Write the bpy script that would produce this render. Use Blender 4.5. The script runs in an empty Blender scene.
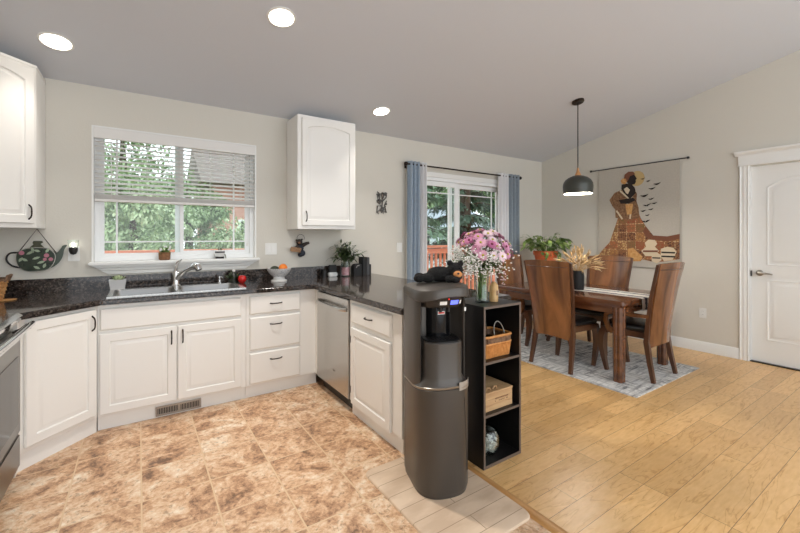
import bpy, bmesh, math, random
from mathutils import Vector, Matrix
random.seed(7)
R = math.radians
scene = bpy.context.scene
COL = scene.collection

# ------------------------------------------------------------------ camera
cam_data = bpy.data.cameras.new('camera')
cam_data.sensor_width = 36.0
cam_data.lens = 388.5 / 800 * 36
cam_data.shift_y = -(266.5 - 236.6) / 800
cam_data.clip_start = 0.05
cam_data.clip_end = 300
cam = bpy.data.objects.new('camera', cam_data)
cam.location = (0, 0, 1.36)
cam.rotation_euler = (R(90), 0, -0.592)
COL.objects.link(cam)
scene.camera = cam

# ------------------------------------------------------------------ world and exposure
world = bpy.data.worlds.new('sky')
scene.world = world
world.use_nodes = True
bg = world.node_tree.nodes['Background']
bg.inputs['Color'].default_value = (0.90, 0.95, 1.0, 1)
bg.inputs['Strength'].default_value = 1.75
scene.view_settings.view_transform = 'Standard'
scene.view_settings.look = 'None'
scene.view_settings.gamma = 1.0
scene.view_settings.use_curve_mapping = False
scene.view_settings.exposure = 0.54
LAMP_POWER = 5
WARM = (1.0, 0.94, 0.86)

# ------------------------------------------------------------------ materials
def newmat(name):
    m = bpy.data.materials.new(name)
    m.use_nodes = True
    nt = m.node_tree
    return m, nt, nt.nodes['Principled BSDF']

def lin(c):
    return tuple((x / 12.92 if x <= 0.04045 else ((x + 0.055) / 1.055) ** 2.4) for x in (c[0] / 255, c[1] / 255, c[2] / 255)) + (1,)

def mat(name, c, rough=0.5, metal=0.0, c2=None, scale=20, detail=4, bump=0.0, bscale=None, stretch=None, spec=None, lo=0.35, hi=0.65):
    """colour c (sRGB 0-255), optional second colour mixed in by noise, optional bump"""
    m, nt, b = newmat(name)
    b.inputs['Base Color'].default_value = lin(c)
    b.inputs['Roughness'].default_value = rough
    b.inputs['Metallic'].default_value = metal
    if spec is not None:
        b.inputs['Specular IOR Level'].default_value = spec
    if c2 or bump:
        tc = nt.nodes.new('ShaderNodeTexCoord')
        mp = nt.nodes.new('ShaderNodeMapping')
        nt.links.new(tc.outputs['Object'], mp.inputs['Vector'])
        if stretch:
            mp.inputs['Scale'].default_value = stretch
    if c2:
        n = nt.nodes.new('ShaderNodeTexNoise')
        n.inputs['Scale'].default_value = scale
        n.inputs['Detail'].default_value = detail
        nt.links.new(mp.outputs['Vector'], n.inputs['Vector'])
        r = nt.nodes.new('ShaderNodeValToRGB')
        r.color_ramp.elements[0].position = lo
        r.color_ramp.elements[1].position = hi
        r.color_ramp.elements[0].color = lin(c)
        r.color_ramp.elements[1].color = lin(c2)
        nt.links.new(n.outputs['Fac'], r.inputs['Fac'])
        nt.links.new(r.outputs['Color'], b.inputs['Base Color'])
    if bump:
        n2 = nt.nodes.new('ShaderNodeTexNoise')
        n2.inputs['Scale'].default_value = bscale or scale
        n2.inputs['Detail'].default_value = 3
        nt.links.new(mp.outputs['Vector'], n2.inputs['Vector'])
        bp = nt.nodes.new('ShaderNodeBump')
        bp.inputs['Strength'].default_value = bump
        bp.inputs['Distance'].default_value = 0.01
        nt.links.new(n2.outputs['Fac'], bp.inputs['Height'])
        nt.links.new(bp.outputs['Normal'], b.inputs['Normal'])
    return m

def emis(name, c, s):
    m, nt, b = newmat(name)
    b.inputs['Base Color'].default_value = lin(c)
    b.inputs['Emission Color'].default_value = lin(c)
    b.inputs['Emission Strength'].default_value = s
    return m

def glass(name, tint=(255, 255, 255), gloss=0.08, rough=0.02):
    m, nt, b = newmat(name)
    nt.nodes.remove(b)
    out = nt.nodes['Material Output']
    t = nt.nodes.new('ShaderNodeBsdfTransparent')
    t.inputs['Color'].default_value = lin(tint)
    g = nt.nodes.new('ShaderNodeBsdfGlossy')
    g.inputs['Roughness'].default_value = rough
    lw = nt.nodes.new('ShaderNodeLayerWeight')
    lw.inputs['Blend'].default_value = 0.25
    mul = nt.nodes.new('ShaderNodeMath')
    mul.operation = 'MULTIPLY_ADD'
    mul.inputs[1].default_value = 0.5
    mul.inputs[2].default_value = gloss * 0.4
    nt.links.new(lw.outputs['Fresnel'], mul.inputs[0])
    mx = nt.nodes.new('ShaderNodeMixShader')
    nt.links.new(mul.outputs[0], mx.inputs['Fac'])
    nt.links.new(t.outputs[0], mx.inputs[1])
    nt.links.new(g.outputs[0], mx.inputs[2])
    nt.links.new(mx.outputs[0], out.inputs['Surface'])
    return m

def wood(name, c1, c2, rough=0.3, axis='x', scale=6.0, ring=14.0, coat=0.0):
    m, nt, b = newmat(name)
    tc = nt.nodes.new('ShaderNodeTexCoord')
    mp = nt.nodes.new('ShaderNodeMapping')
    s = {'x': (0.12, 1, 1), 'y': (1, 0.12, 1), 'z': (1, 1, 0.12)}[axis]
    mp.inputs['Scale'].default_value = s
    nt.links.new(tc.outputs['Object'], mp.inputs['Vector'])
    n = nt.nodes.new('ShaderNodeTexNoise')
    n.inputs['Scale'].default_value = ring
    n.inputs['Detail'].default_value = 6
    n.inputs['Distortion'].default_value = 0.8
    nt.links.new(mp.outputs['Vector'], n.inputs['Vector'])
    r = nt.nodes.new('ShaderNodeValToRGB')
    r.color_ramp.elements[0].position = 0.3
    r.color_ramp.elements[1].position = 0.7
    r.color_ramp.elements[0].color = lin(c1)
    r.color_ramp.elements[1].color = lin(c2)
    nt.links.new(n.outputs['Fac'], r.inputs['Fac'])
    nt.links.new(r.outputs['Color'], b.inputs['Base Color'])
    b.inputs['Roughness'].default_value = rough
    b.inputs['Coat Weight'].default_value = coat
    return m

def granite():
    m, nt, b = newmat('granite')
    tc = nt.nodes.new('ShaderNodeTexCoord')
    v = nt.nodes.new('ShaderNodeTexVoronoi')
    v.inputs['Scale'].default_value = 120
    n = nt.nodes.new('ShaderNodeTexNoise')
    n.inputs['Scale'].default_value = 45
    n.inputs['Detail'].default_value = 8
    n.inputs['Roughness'].default_value = 0.75
    nt.links.new(tc.outputs['Object'], v.inputs['Vector'])
    nt.links.new(tc.outputs['Object'], n.inputs['Vector'])
    r = nt.nodes.new('ShaderNodeValToRGB')
    cr = r.color_ramp
    cr.elements[0].position = 0.42
    cr.elements[0].color = lin((22, 21, 22))
    cr.elements[1].position = 0.56
    cr.elements[1].color = lin((62, 54, 50))
    e = cr.elements.new(0.68)
    e.color = lin((118, 110, 104))
    nt.links.new(n.outputs['Fac'], r.inputs['Fac'])
    sp = nt.nodes.new('ShaderNodeSeparateColor')
    nt.links.new(v.outputs['Color'], sp.inputs['Color'])
    mth = nt.nodes.new('ShaderNodeMath')
    mth.operation = 'GREATER_THAN'
    mth.inputs[1].default_value = 0.86
    nt.links.new(sp.outputs[0], mth.inputs[0])
    mx = nt.nodes.new('ShaderNodeMix')
    mx.data_type = 'RGBA'
    nt.links.new(mth.outputs[0], mx.inputs['Factor'])
    nt.links.new(r.outputs['Color'], mx.inputs['A'])
    mx.inputs['B'].default_value = lin((88, 78, 72))
    nt.links.new(mx.outputs['Result'], b.inputs['Base Color'])
    b.inputs['Roughness'].default_value = 0.07
    return m

def tile_floor():
    m, nt, b = newmat('stone_tile')
    tc = nt.nodes.new('ShaderNodeTexCoord')
    mp = nt.nodes.new('ShaderNodeMapping')
    mp.inputs['Location'].default_value = (-0.332, -2.07, 0)
    nt.links.new(tc.outputs['Object'], mp.inputs['Vector'])
    br = nt.nodes.new('ShaderNodeTexBrick')
    br.offset = 0.0
    br.inputs['Scale'].default_value = 1.0
    br.inputs['Brick Width'].default_value = 0.32
    br.inputs['Row Height'].default_value = 0.32
    br.inputs['Mortar Size'].default_value = 0.0045
    br.inputs['Mortar Smooth'].default_value = 0.4
    br.inputs['Color1'].default_value = (0.25, 0.25, 0.25, 1)
    br.inputs['Color2'].default_value = (0.75, 0.75, 0.75, 1)
    br.inputs['Mortar'].default_value = (0.5, 0.5, 0.5, 1)
    nt.links.new(mp.outputs['Vector'], br.inputs['Vector'])
    # veined stone, rotated and stretched
    mp2 = nt.nodes.new('ShaderNodeMapping')
    mp2.inputs['Scale'].default_value = (1.0, 1.0, 1)
    mp2.inputs['Rotation'].default_value = (0, 0, R(-20))
    offs = nt.nodes.new('ShaderNodeVectorMath')
    offs.operation = 'MULTIPLY_ADD'
    offs.inputs[1].default_value = (4.0, 7.0, 2.0)
    nt.links.new(br.outputs['Color'], offs.inputs[0])
    nt.links.new(tc.outputs['Object'], offs.inputs[2])
    nt.links.new(offs.outputs[0], mp2.inputs['Vector'])
    nf = nt.nodes.new('ShaderNodeTexNoise')
    nf.inputs['Scale'].default_value = 38
    nf.inputs['Detail'].default_value = 8
    nf.inputs['Roughness'].default_value = 0.75
    nt.links.new(mp2.outputs['Vector'], nf.inputs['Vector'])
    n = nt.nodes.new('ShaderNodeTexNoise')
    n.inputs['Scale'].default_value = 5.5
    n.inputs['Detail'].default_value = 12
    n.inputs['Roughness'].default_value = 0.70
    n.inputs['Distortion'].default_value = 0.6
    nt.links.new(mp2.outputs['Vector'], n.inputs['Vector'])
    ad = nt.nodes.new('ShaderNodeMath')
    ad.operation = 'MULTIPLY_ADD'
    ad.inputs[1].default_value = 0.10
    nt.links.new(br.outputs['Color'], ad.inputs[0])
    mixn = nt.nodes.new('ShaderNodeMath')
    mixn.operation = 'MULTIPLY_ADD'
    mixn.inputs[1].default_value = 0.55
    mixn.inputs[2].default_value = -0.278
    nt.links.new(nf.outputs['Fac'], mixn.inputs[0])
    sumn = nt.nodes.new('ShaderNodeMath')
    sumn.operation = 'ADD'
    nt.links.new(mixn.outputs[0], sumn.inputs[0])
    nt.links.new(n.outputs['Fac'], sumn.inputs[1])
    nt.links.new(sumn.outputs[0], ad.inputs[2])
    r = nt.nodes.new('ShaderNodeValToRGB')
    cr = r.color_ramp
    cr.elements[0].position = 0.36
    cr.elements[0].color = lin((112, 82, 60))
    cr.elements[1].position = 0.46
    cr.elements[1].color = lin((176, 134, 100))
    for p, c in ((0.54, (206, 166, 130)), (0.62, (222, 192, 160)), (0.74, (236, 222, 202))):
        e = cr.elements.new(p)
        e.color = lin(c)
    nt.links.new(ad.outputs[0], r.inputs['Fac'])
    # small dark pits
    n3 = nt.nodes.new('ShaderNodeTexNoise')
    n3.inputs['Scale'].default_value = 30
    n3.inputs['Detail'].default_value = 6
    n3.inputs['Roughness'].default_value = 0.7
    n3.inputs['Distortion'].default_value = 0.6
    nt.links.new(mp2.outputs['Vector'], n3.inputs['Vector'])
    r3 = nt.nodes.new('ShaderNodeValToRGB')
    r3.color_ramp.elements[0].position = 0.36
    r3.color_ramp.elements[0].color = (0.42, 0.36, 0.31, 1)
    r3.color_ramp.elements[1].position = 0.46
    r3.color_ramp.elements[1].color = (1, 1, 1, 1)
    nt.links.new(n3.outputs['Fac'], r3.inputs['Fac'])
    mu = nt.nodes.new('ShaderNodeMix')
    mu.data_type = 'RGBA'
    mu.blend_type = 'MULTIPLY'
    mu.inputs['Factor'].default_value = 0.8
    nt.links.new(r.outputs['Color'], mu.inputs['A'])
    nt.links.new(r3.outputs['Color'], mu.inputs['B'])
    mx = nt.nodes.new('ShaderNodeMix')
    mx.data_type = 'RGBA'
    nt.links.new(br.outputs['Fac'], mx.inputs['Factor'])
    nt.links.new(mu.outputs['Result'], mx.inputs['A'])
    mx.inputs['B'].default_value = lin((214, 184, 148))
    nt.links.new(mx.outputs['Result'], b.inputs['Base Color'])
    b.inputs['Roughness'].default_value = 0.36
    bp = nt.nodes.new('ShaderNodeBump')
    bp.inputs['Strength'].default_value = 0.25
    bp.inputs['Distance'].default_value = 0.004
    inv = nt.nodes.new('ShaderNodeMath')
    inv.operation = 'SUBTRACT'
    nt.links.new(n.outputs['Fac'], inv.inputs[0])
    nt.links.new(br.outputs['Fac'], inv.inputs[1])
    nt.links.new(inv.outputs[0], bp.inputs['Height'])
    nt.links.new(bp.outputs['Normal'], b.inputs['Normal'])
    return m

def plank_floor():
    m, nt, b = newmat('honey_planks')
    tc = nt.nodes.new('ShaderNodeTexCoord')
    br = nt.nodes.new('ShaderNodeTexBrick')
    br.offset = 0.37
    br.offset_frequency = 3
    br.inputs['Scale'].default_value = 1.0
    br.inputs['Brick Width'].default_value = 1.15
    br.inputs['Row Height'].default_value = 0.128
    br.inputs['Mortar Size'].default_value = 0.0013
    br.inputs['Mortar Smooth'].default_value = 0.2
    br.inputs['Color1'].default_value = (0, 0, 0, 1)
    br.inputs['Color2'].default_value = (1, 1, 1, 1)
    br.inputs['Mortar'].default_value = (0.5, 0.5, 0.5, 1)
    nt.links.new(tc.outputs['Object'], br.inputs['Vector'])
    # offset the grain plank by plank
    cx = nt.nodes.new('ShaderNodeVectorMath')
    cx.operation = 'MULTIPLY_ADD'
    cx.inputs[1].default_value = (7.0, 5.0, 3.0)
    nt.links.new(br.outputs['Color'], cx.inputs[0])
    nt.links.new(tc.outputs['Object'], cx.inputs[2])
    mp = nt.nodes.new('ShaderNodeMapping')
    mp.inputs['Scale'].default_value = (0.22, 1, 1)
    nt.links.new(cx.outputs[0], mp.inputs['Vector'])
    n = nt.nodes.new('ShaderNodeTexNoise')
    n.inputs['Scale'].default_value = 9
    n.inputs['Detail'].default_value = 5
    n.inputs['Distortion'].default_value = 1.2
    nt.links.new(mp.outputs['Vector'], n.inputs['Vector'])
    w = nt.nodes.new('ShaderNodeMath')
    w.operation = 'MULTIPLY'
    w.inputs[1].default_value = 34
    nt.links.new(n.outputs['Fac'], w.inputs[0])
    sn = nt.nodes.new('ShaderNodeMath')
    sn.operation = 'SINE'
    nt.links.new(w.outputs[0], sn.inputs[0])
    n2 = nt.nodes.new('ShaderNodeTexNoise')
    n2.inputs['Scale'].default_value = 60
    n2.inputs['Detail'].default_value = 8
    nt.links.new(mp.outputs['Vector'], n2.inputs['Vector'])
    ln = nt.nodes.new('ShaderNodeMapRange')
    ln.inputs['From Min'].default_value = 0.80
    ln.inputs['From Max'].default_value = 1.0
    ln.inputs['To Min'].default_value = 0.0
    ln.inputs['To Max'].default_value = -0.17
    nt.links.new(sn.outputs[0], ln.inputs['Value'])
    sc = nt.nodes.new('ShaderNodeMath')
    sc.operation = 'MULTIPLY_ADD'
    sc.inputs[1].default_value = 0.45
    nt.links.new(n2.outputs['Fac'], sc.inputs[0])
    sc2 = nt.nodes.new('ShaderNodeMath')
    sc2.operation = 'ADD'
    sc2.inputs[1].default_value = 0.34
    nt.links.new(ln.outputs[0], sc2.inputs[0])
    nt.links.new(sc2.outputs[0], sc.inputs[2])
    r = nt.nodes.new('ShaderNodeValToRGB')
    cr = r.color_ramp
    cr.elements[0].position = 0.30
    cr.elements[0].color = lin((190, 140, 84))
    cr.elements[1].position = 0.70
    cr.elements[1].color = lin((232, 192, 136))
    e = cr.elements.new(0.46)
    e.color = lin((214, 170, 112))
    nt.links.new(sc.outputs[0], r.inputs['Fac'])
    tone = nt.nodes.new('ShaderNodeValToRGB')
    tone.color_ramp.elements[0].color = (0.84, 0.80, 0.75, 1)
    tone.color_ramp.elements[1].color = (1.06, 1.06, 1.06, 1)
    nt.links.new(br.outputs['Color'], tone.inputs['Fac'])
    mu = nt.nodes.new('ShaderNodeMix')
    mu.data_type = 'RGBA'
    mu.blend_type = 'MULTIPLY'
    mu.inputs['Factor'].default_value = 1
    nt.links.new(r.outputs['Color'], mu.inputs['A'])
    nt.links.new(tone.outputs['Color'], mu.inputs['B'])
    mx = nt.nodes.new('ShaderNodeMix')
    mx.data_type = 'RGBA'
    nt.links.new(br.outputs['Fac'], mx.inputs['Factor'])
    nt.links.new(mu.outputs['Result'], mx.inputs['A'])
    mx.inputs['B'].default_value = lin((120, 82, 46))
    nt.links.new(mx.outputs['Result'], b.inputs['Base Color'])
    b.inputs['Roughness'].default_value = 0.3
    bp = nt.nodes.new('ShaderNodeBump')
    bp.inputs['Strength'].default_value = 0.08
    bp.inputs['Distance'].default_value = 0.003
    nt.links.new(sn.outputs[0], bp.inputs['Height'])
    nt.links.new(bp.outputs['Normal'], b.inputs['Normal'])
    return m

def rug_mat():
    m, nt, b = newmat('distressed_rug')
    tc = nt.nodes.new('ShaderNodeTexCoord')
    def streak(scale, sx, sy, lo, hi):
        mp = nt.nodes.new('ShaderNodeMapping')
        mp.inputs['Scale'].default_value = (sx, sy, 1)
        nt.links.new(tc.outputs['Object'], mp.inputs['Vector'])
        n = nt.nodes.new('ShaderNodeTexNoise')
        n.inputs['Scale'].default_value = scale
        n.inputs['Detail'].default_value = 6
        n.inputs['Roughness'].default_value = 0.7
        nt.links.new(mp.outputs['Vector'], n.inputs['Vector'])
        r = nt.nodes.new('ShaderNodeValToRGB')
        r.color_ramp.elements[0].position = lo
        r.color_ramp.elements[1].position = hi
        nt.links.new(n.outputs['Fac'], r.inputs['Fac'])
        return r.outputs['Color']
    a = streak(9, 0.35, 3.0, 0.46, 0.60)
    c = streak(9, 3.0, 0.35, 0.48, 0.62)
    d = streak(3.0, 1, 1, 0.4, 0.65)
    mx = nt.nodes.new('ShaderNodeMix')
    mx.data_type = 'RGBA'
    mx.blend_type = 'LIGHTEN'
    mx.inputs['Factor'].default_value = 1
    nt.links.new(a, mx.inputs['A'])
    nt.links.new(c, mx.inputs['B'])
    mul = nt.nodes.new('ShaderNodeMix')
    mul.data_type = 'RGBA'
    mul.blend_type = 'MULTIPLY'
    mul.inputs['Factor'].default_value = 0.6
    nt.links.new(mx.outputs['Result'], mul.inputs['A'])
    nt.links.new(d, mul.inputs['B'])
    fin = nt.nodes.new('ShaderNodeMix')
    fin.data_type = 'RGBA'
    nt.links.new(mul.outputs['Result'], fin.inputs['Factor'])
    fin.inputs['A'].default_value = lin((226, 224, 220))
    fin.inputs['B'].default_value = lin((62, 64, 70))
    nt.links.new(fin.outputs['Result'], b.inputs['Base Color'])
    b.inputs['Roughness'].default_value = 0.95
    return m

def mat_mat():
    m, nt, b = newmat('cushion_mat')
    tc = nt.nodes.new('ShaderNodeTexCoord')
    br = nt.nodes.new('ShaderNodeTexBrick')
    br.offset = 0.45
    br.inputs['Scale'].default_value = 1.0
    br.inputs['Brick Width'].default_value = 1.75
    br.inputs['Row Height'].default_value = 0.108
    br.inputs['Mortar Size'].default_value = 0.0022
    br.inputs['Mortar Smooth'].default_value = 0.5
    nt.links.new(tc.outputs['Object'], br.inputs['Vector'])
    mp = nt.nodes.new('ShaderNodeMapping')
    mp.inputs['Scale'].default_value = (0.35, 1, 1)
    nt.links.new(tc.outputs['Object'], mp.inputs['Vector'])
    n = nt.nodes.new('ShaderNodeTexNoise')
    n.inputs['Scale'].default_value = 11
    n.inputs['Detail'].default_value = 5
    nt.links.new(mp.outputs['Vector'], n.inputs['Vector'])
    r = nt.nodes.new('ShaderNodeValToRGB')
    r.color_ramp.elements[0].position = 0.38
    r.color_ramp.elements[1].position = 0.6
    r.color_ramp.elements[0].color = lin((196, 170, 144))
    r.color_ramp.elements[1].color = lin((216, 192, 166))
    nt.links.new(n.outputs['Fac'], r.inputs['Fac'])
    mx = nt.nodes.new('ShaderNodeMix')
    mx.data_type = 'RGBA'
    nt.links.new(br.outputs['Fac'], mx.inputs['Factor'])
    nt.links.new(r.outputs['Color'], mx.inputs['A'])
    mx.inputs['B'].default_value = lin((148, 122, 98))
    nt.links.new(mx.outputs['Result'], b.inputs['Base Color'])
    b.inputs['Roughness'].default_value = 0.6
    return m

M = {}
M['wall'] = mat('wall_paint', (211, 207, 197), 0.85, bump=0.10, bscale=90)
M['ceiling'] = mat('ceiling_paint', (210, 213, 219), 0.9, bump=0.10, bscale=90)
M['trim'] = mat('white_trim', (235, 235, 232), 0.4)
M['cab'] = mat('cabinet_white', (238, 236, 231), 0.38)
M['vinyl'] = mat('window_vinyl', (238, 240, 240), 0.4)
M['granite'] = granite()
M['tile'] = tile_floor()
M['plank'] = plank_floor()
M['steel'] = mat('stainless', (200, 198, 194), 0.27, 1.0, bump=0.02, bscale=60, stretch=(1, 1, 30))
M['sinksteel'] = mat('brushed_sink', (150, 150, 150), 0.42, 1.0)
M['chrome'] = mat('chrome', (215, 215, 215), 0.1, 1.0)
M['nickel'] = mat('brushed_nickel', (165, 160, 152), 0.28, 1.0)
M['bronze'] = mat('dark_bronze', (46, 36, 30), 0.35, 0.6)
M['black'] = mat('black_plastic', (22, 22, 23), 0.3)
M['blackm'] = mat('matt_black', (24, 24, 25), 0.6)
M['glassblack'] = mat('black_glass', (14, 14, 16), 0.08, spec=0.25)
M['rangesteel'] = mat('range_steel', (128, 126, 122), 0.3, 1.0)
M['pane'] = glass('window_glass', (250, 253, 252), 0.06)
M['clear'] = glass('clear_glass', (246, 250, 248), 0.12)
M['cooler'] = mat('graphite_plastic', (80, 75, 70), 0.34, 0.35)
M['coolerd'] = mat('dark_graphite', (44, 41, 39), 0.3, 0.2)
M['shelf'] = mat('black_laminate', (20, 18, 18), 0.4)
M['edge'] = mat('worn_edge', (98, 84, 74), 0.45)
M['chairwood'] = wood('walnut_veneer', (86, 54, 34), (148, 98, 60), 0.25, 'z', ring=9, coat=0.3)
M['darkwood'] = wood('dark_walnut', (62, 38, 26), (100, 64, 42), 0.28, 'z', ring=14, coat=0.2)
M['tablewood'] = wood('table_walnut', (72, 42, 28), (116, 72, 44), 0.2, 'y', ring=12, coat=0.4)
M['leather'] = mat('black_leather', (24, 23, 24), 0.35, bump=0.1, bscale=120)
M['rug'] = rug_mat()
M['mat'] = mat_mat()
M['blue'] = mat('blue_curtain', (152, 168, 184), 0.9, c2=(166, 180, 194), scale=60)
M['slate'] = mat('slate_curtain', (132, 143, 152), 0.9, c2=(146, 157, 166), scale=60)
M['white_cloth'] = mat('white_curtain', (226, 226, 228), 0.9)
M['linen'] = mat('tapestry_linen', (184, 178, 167), 0.95, c2=(190, 184, 173), scale=60, bump=0.1, bscale=300)
M['leaf'] = mat('leaf_green', (84, 112, 52), 0.45, c2=(142, 162, 86), scale=14)
M['leafd'] = mat('leaf_dark', (44, 60, 36), 0.45, c2=(84, 102, 60), scale=30)
M['stem'] = mat('stem_green', (96, 132, 62), 0.5)
M['terra'] = mat('terracotta', (196, 92, 48), 0.6, c2=(214, 112, 66), scale=12)
M['soil'] = mat('soil', (46, 36, 28), 0.95)
M['white_cer'] = mat('white_ceramic', (226, 226, 224), 0.25)
M['grey_cer'] = mat('grey_ceramic', (196, 196, 196), 0.5)
M['wicker'] = mat('wicker', (168, 116, 66), 0.6, c2=(206, 158, 100), scale=60)
M['wickerd'] = mat('wicker_dark', (92, 64, 44), 0.6, c2=(140, 108, 80), scale=60)
M['crate'] = wood('crate_pine', (170, 132, 92), (206, 172, 128), 0.6, 'x', ring=20)
M['ink'] = mat('branding_ink', (112, 76, 50), 0.7)
M['slat'] = mat('blind_slat', (226, 224, 220), 0.5)
M['orange'] = mat('orange_peel', (232, 128, 36), 0.45, bump=0.15, bscale=150)
M['red'] = mat('red_gloss', (200, 36, 34), 0.25)
M['candle'] = mat('candle_wax', (206, 170, 118), 0.55, c2=(190, 148, 96), scale=30)
M['wheat'] = mat('dried_grass', (216, 190, 146), 0.8, c2=(190, 156, 108), scale=40)
M['plate'] = mat('switch_plate', (232, 232, 228), 0.4)
M['fur'] = mat('black_plush', (20, 18, 18), 0.95, bump=0.8, bscale=160)
M['tan'] = mat('tan_plush', (206, 140, 84), 0.9, bump=0.3, bscale=160)
M['deck'] = wood('redwood_deck', (200, 116, 84), (226, 152, 118), 0.7, 'x', ring=10)
M['bark'] = mat('bark', (76, 60, 48), 0.9)
M['grass'] = mat('lawn', (92, 120, 62), 0.95, c2=(122, 146, 84), scale=3)
M['bulb'] = emis('lamp_glow', (255, 244, 226), 6.0)
M['pendbulb'] = emis('bulb_glow', (255, 226, 180), 12.0)
M['nlglow'] = emis('night_light_glow', (255, 250, 240), 6.0)
M['lcd'] = emis('blue_display', (96, 110, 235), 0.9)
M['redled'] = emis('red_indicator', (225, 30, 30), 0.8)

# ------------------------------------------------------------------ mesh building
class MB:
    def __init__(s):
        s.bm = bmesh.new()
        s.mi = 0
    def _face(s, vs):
        try:
            f = s.bm.faces.new(vs)
            f.material_index = s.mi
            return f
        except ValueError:
            return None
    def loft(s, rings, cap0=True, cap1=True, closed=True):
        vr = [[s.bm.verts.new(p) for p in r] for r in rings]
        n = len(rings[0])
        for a, b in zip(vr[:-1], vr[1:]):
            for i in range(n if closed else n - 1):
                j = (i + 1) % n
                s._face((a[i], a[j], b[j], b[i]))
        if cap0 and n > 2:
            s._face(list(reversed(vr[0])))
        if cap1 and n > 2:
            s._face(vr[-1])
        return s
    def box(s, x0, x1, y0, y1, z0, z1):
        return s.loft([[(x0, y0, z0), (x1, y0, z0), (x1, y1, z0), (x0, y1, z0)],
                       [(x0, y0, z1), (x1, y0, z1), (x1, y1, z1), (x0, y1, z1)]])
    def prism(s, pts, axis, a0, a1):
        f = {'z': lambda p, a: (p[0], p[1], a), 'y': lambda p, a: (p[0], a, p[1]), 'x': lambda p, a: (a, p[0], p[1])}[axis]
        return s.loft([[f(p, a0) for p in pts], [f(p, a1) for p in pts]])
    def obox(s, o, u, a0, a1, d0, d1, z0, z1):
        """box in a face frame: o origin xy, u direction along the face, outward normal (uy,-ux)"""
        n = (u[1], -u[0])
        P = lambda a, d, z: (o[0] + u[0] * a + n[0] * d, o[1] + u[1] * a + n[1] * d, z)
        return s.loft([[P(a0, d0, z0), P(a1, d0, z0), P(a1, d1, z0), P(a0, d1, z0)],
                       [P(a0, d0, z1), P(a1, d0, z1), P(a1, d1, z1), P(a0, d1, z1)]])
    def tube(s, pts, r, n=8, cap=True, ref=None, sx=1.0, phase=0.0):
        pts = [Vector(p) for p in pts]
        rs = r if isinstance(r, (list, tuple)) else [r] * len(pts)
        rings = []
        up = Vector(ref) if ref else None
        prev = None
        for i, p in enumerate(pts):
            t = (pts[min(i + 1, len(pts) - 1)] - pts[max(i - 1, 0)])
            if t.length < 1e-9:
                t = Vector((0, 0, 1))
            t.normalize()
            if prev is None:
                q = up or (Vector((1, 0, 0)) if abs(t.x) < 0.9 else Vector((0, 1, 0)))
            else:
                q = up or prev
            a = (q - t * q.dot(t))
            if a.length < 1e-6:
                a = t.orthogonal()
            a.normalize()
            prev = a
            b = t.cross(a)
            rings.append([tuple(p + (a * math.cos(2 * math.pi * k / n + phase) * sx + b * math.sin(2 * math.pi * k / n + phase)) * rs[i]) for k in range(n)])
        return s.loft(rings, cap, cap)
    def bar(s, pts, w, ref=(1, 0, 0), sx=1.0):
        r = [x * 0.7071 for x in w] if isinstance(w, (list, tuple)) else w * 0.7071
        return s.tube(pts, r, 4, True, ref, sx, math.pi / 4)
    def lathe(s, prof, c=(0, 0, 0), n=24, cap0=True, cap1=True, sx=1.0, sy=1.0):
        rings = [[(c[0] + math.cos(2 * math.pi * k / n) * r * sx, c[1] + math.sin(2 * math.pi * k / n) * r * sy, c[2] + z) for k in range(n)] for r, z in prof]
        return s.loft(rings, cap0, cap1)
    def ball(s, c, r, sc=(1, 1, 1), sub=2, rot=None):
        geo = bmesh.ops.create_icosphere(s.bm, subdivisions=sub, radius=r)
        mtx = Matrix.Translation(c) @ (rot.to_4x4() if rot else Matrix.Identity(4)) @ Matrix.Diagonal((sc[0], sc[1], sc[2], 1))
        bmesh.ops.transform(s.bm, matrix=mtx, verts=geo['verts'])
        for v in geo['verts']:
            for f in v.link_faces:
                f.material_index = s.mi
        return s
    def leaf(s, base, d, L, w, up=(0, 0, 1), curl=0.3, seg=3):
        base = Vector(base)
        d = Vector(d).normalized()
        side = d.cross(Vector(up))
        if side.length < 1e-4:
            side = d.orthogonal()
        side.normalize()
        nrm = side.cross(d)
        prev = None
        for i in range(seg + 1):
            t = i / seg
            p = base + d * (L * t) - nrm * (curl * L * t * t)
            hw = w * 0.5 * math.sin(math.pi * min(1, 0.12 + 0.88 * t)) if i < seg else 0.0
            cur = (s.bm.verts.new(p - side * hw), s.bm.verts.new(p + side * hw)) if hw > 1e-6 else (s.bm.verts.new(p),)
            if prev:
                if len(cur) == 2:
                    s._face((prev[0], prev[1], cur[1], cur[0]))
                else:
                    s._face((prev[0], prev[1], cur[0]))
            prev = cur
        return s
    def build(s, name, m, parent=None, bevel=0.0, seg=2, ang=32, normals=True, keep=False):
        bm = s.bm
        if normals:
            bmesh.ops.recalc_face_normals(bm, faces=bm.faces[:])
        if bevel:
            es = [e for e in bm.edges if len(e.link_faces) == 2 and e.calc_face_angle(0) > R(30)]
            if es:
                bmesh.ops.bevel(bm, geom=es, offset=bevel, segments=seg, affect='EDGES', clamp_overlap=True)
        for f in bm.faces:
            f.smooth = True
        for e in bm.edges:
            if len(e.link_faces) == 2 and e.calc_face_angle(0) > R(ang):
                e.smooth = False
        off = Vector((0, 0, 0))
        if parent is not None:
            p = parent
            while p is not None:
                off += Vector(p.location)
                p = p.parent
        elif not keep and bm.verts:
            xs = [v.co.x for v in bm.verts]
            ys = [v.co.y for v in bm.verts]
            off = Vector(((min(xs) + max(xs)) / 2, (min(ys) + max(ys)) / 2, min(v.co.z for v in bm.verts)))
        if off.length:
            bmesh.ops.translate(bm, verts=bm.verts[:], vec=-off)
        me = bpy.data.meshes.new(name)
        bm.to_mesh(me)
        bm.free()
        for x in (m if isinstance(m, (list, tuple)) else [m]):
            me.materials.append(M[x] if isinstance(x, str) else x)
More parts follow.
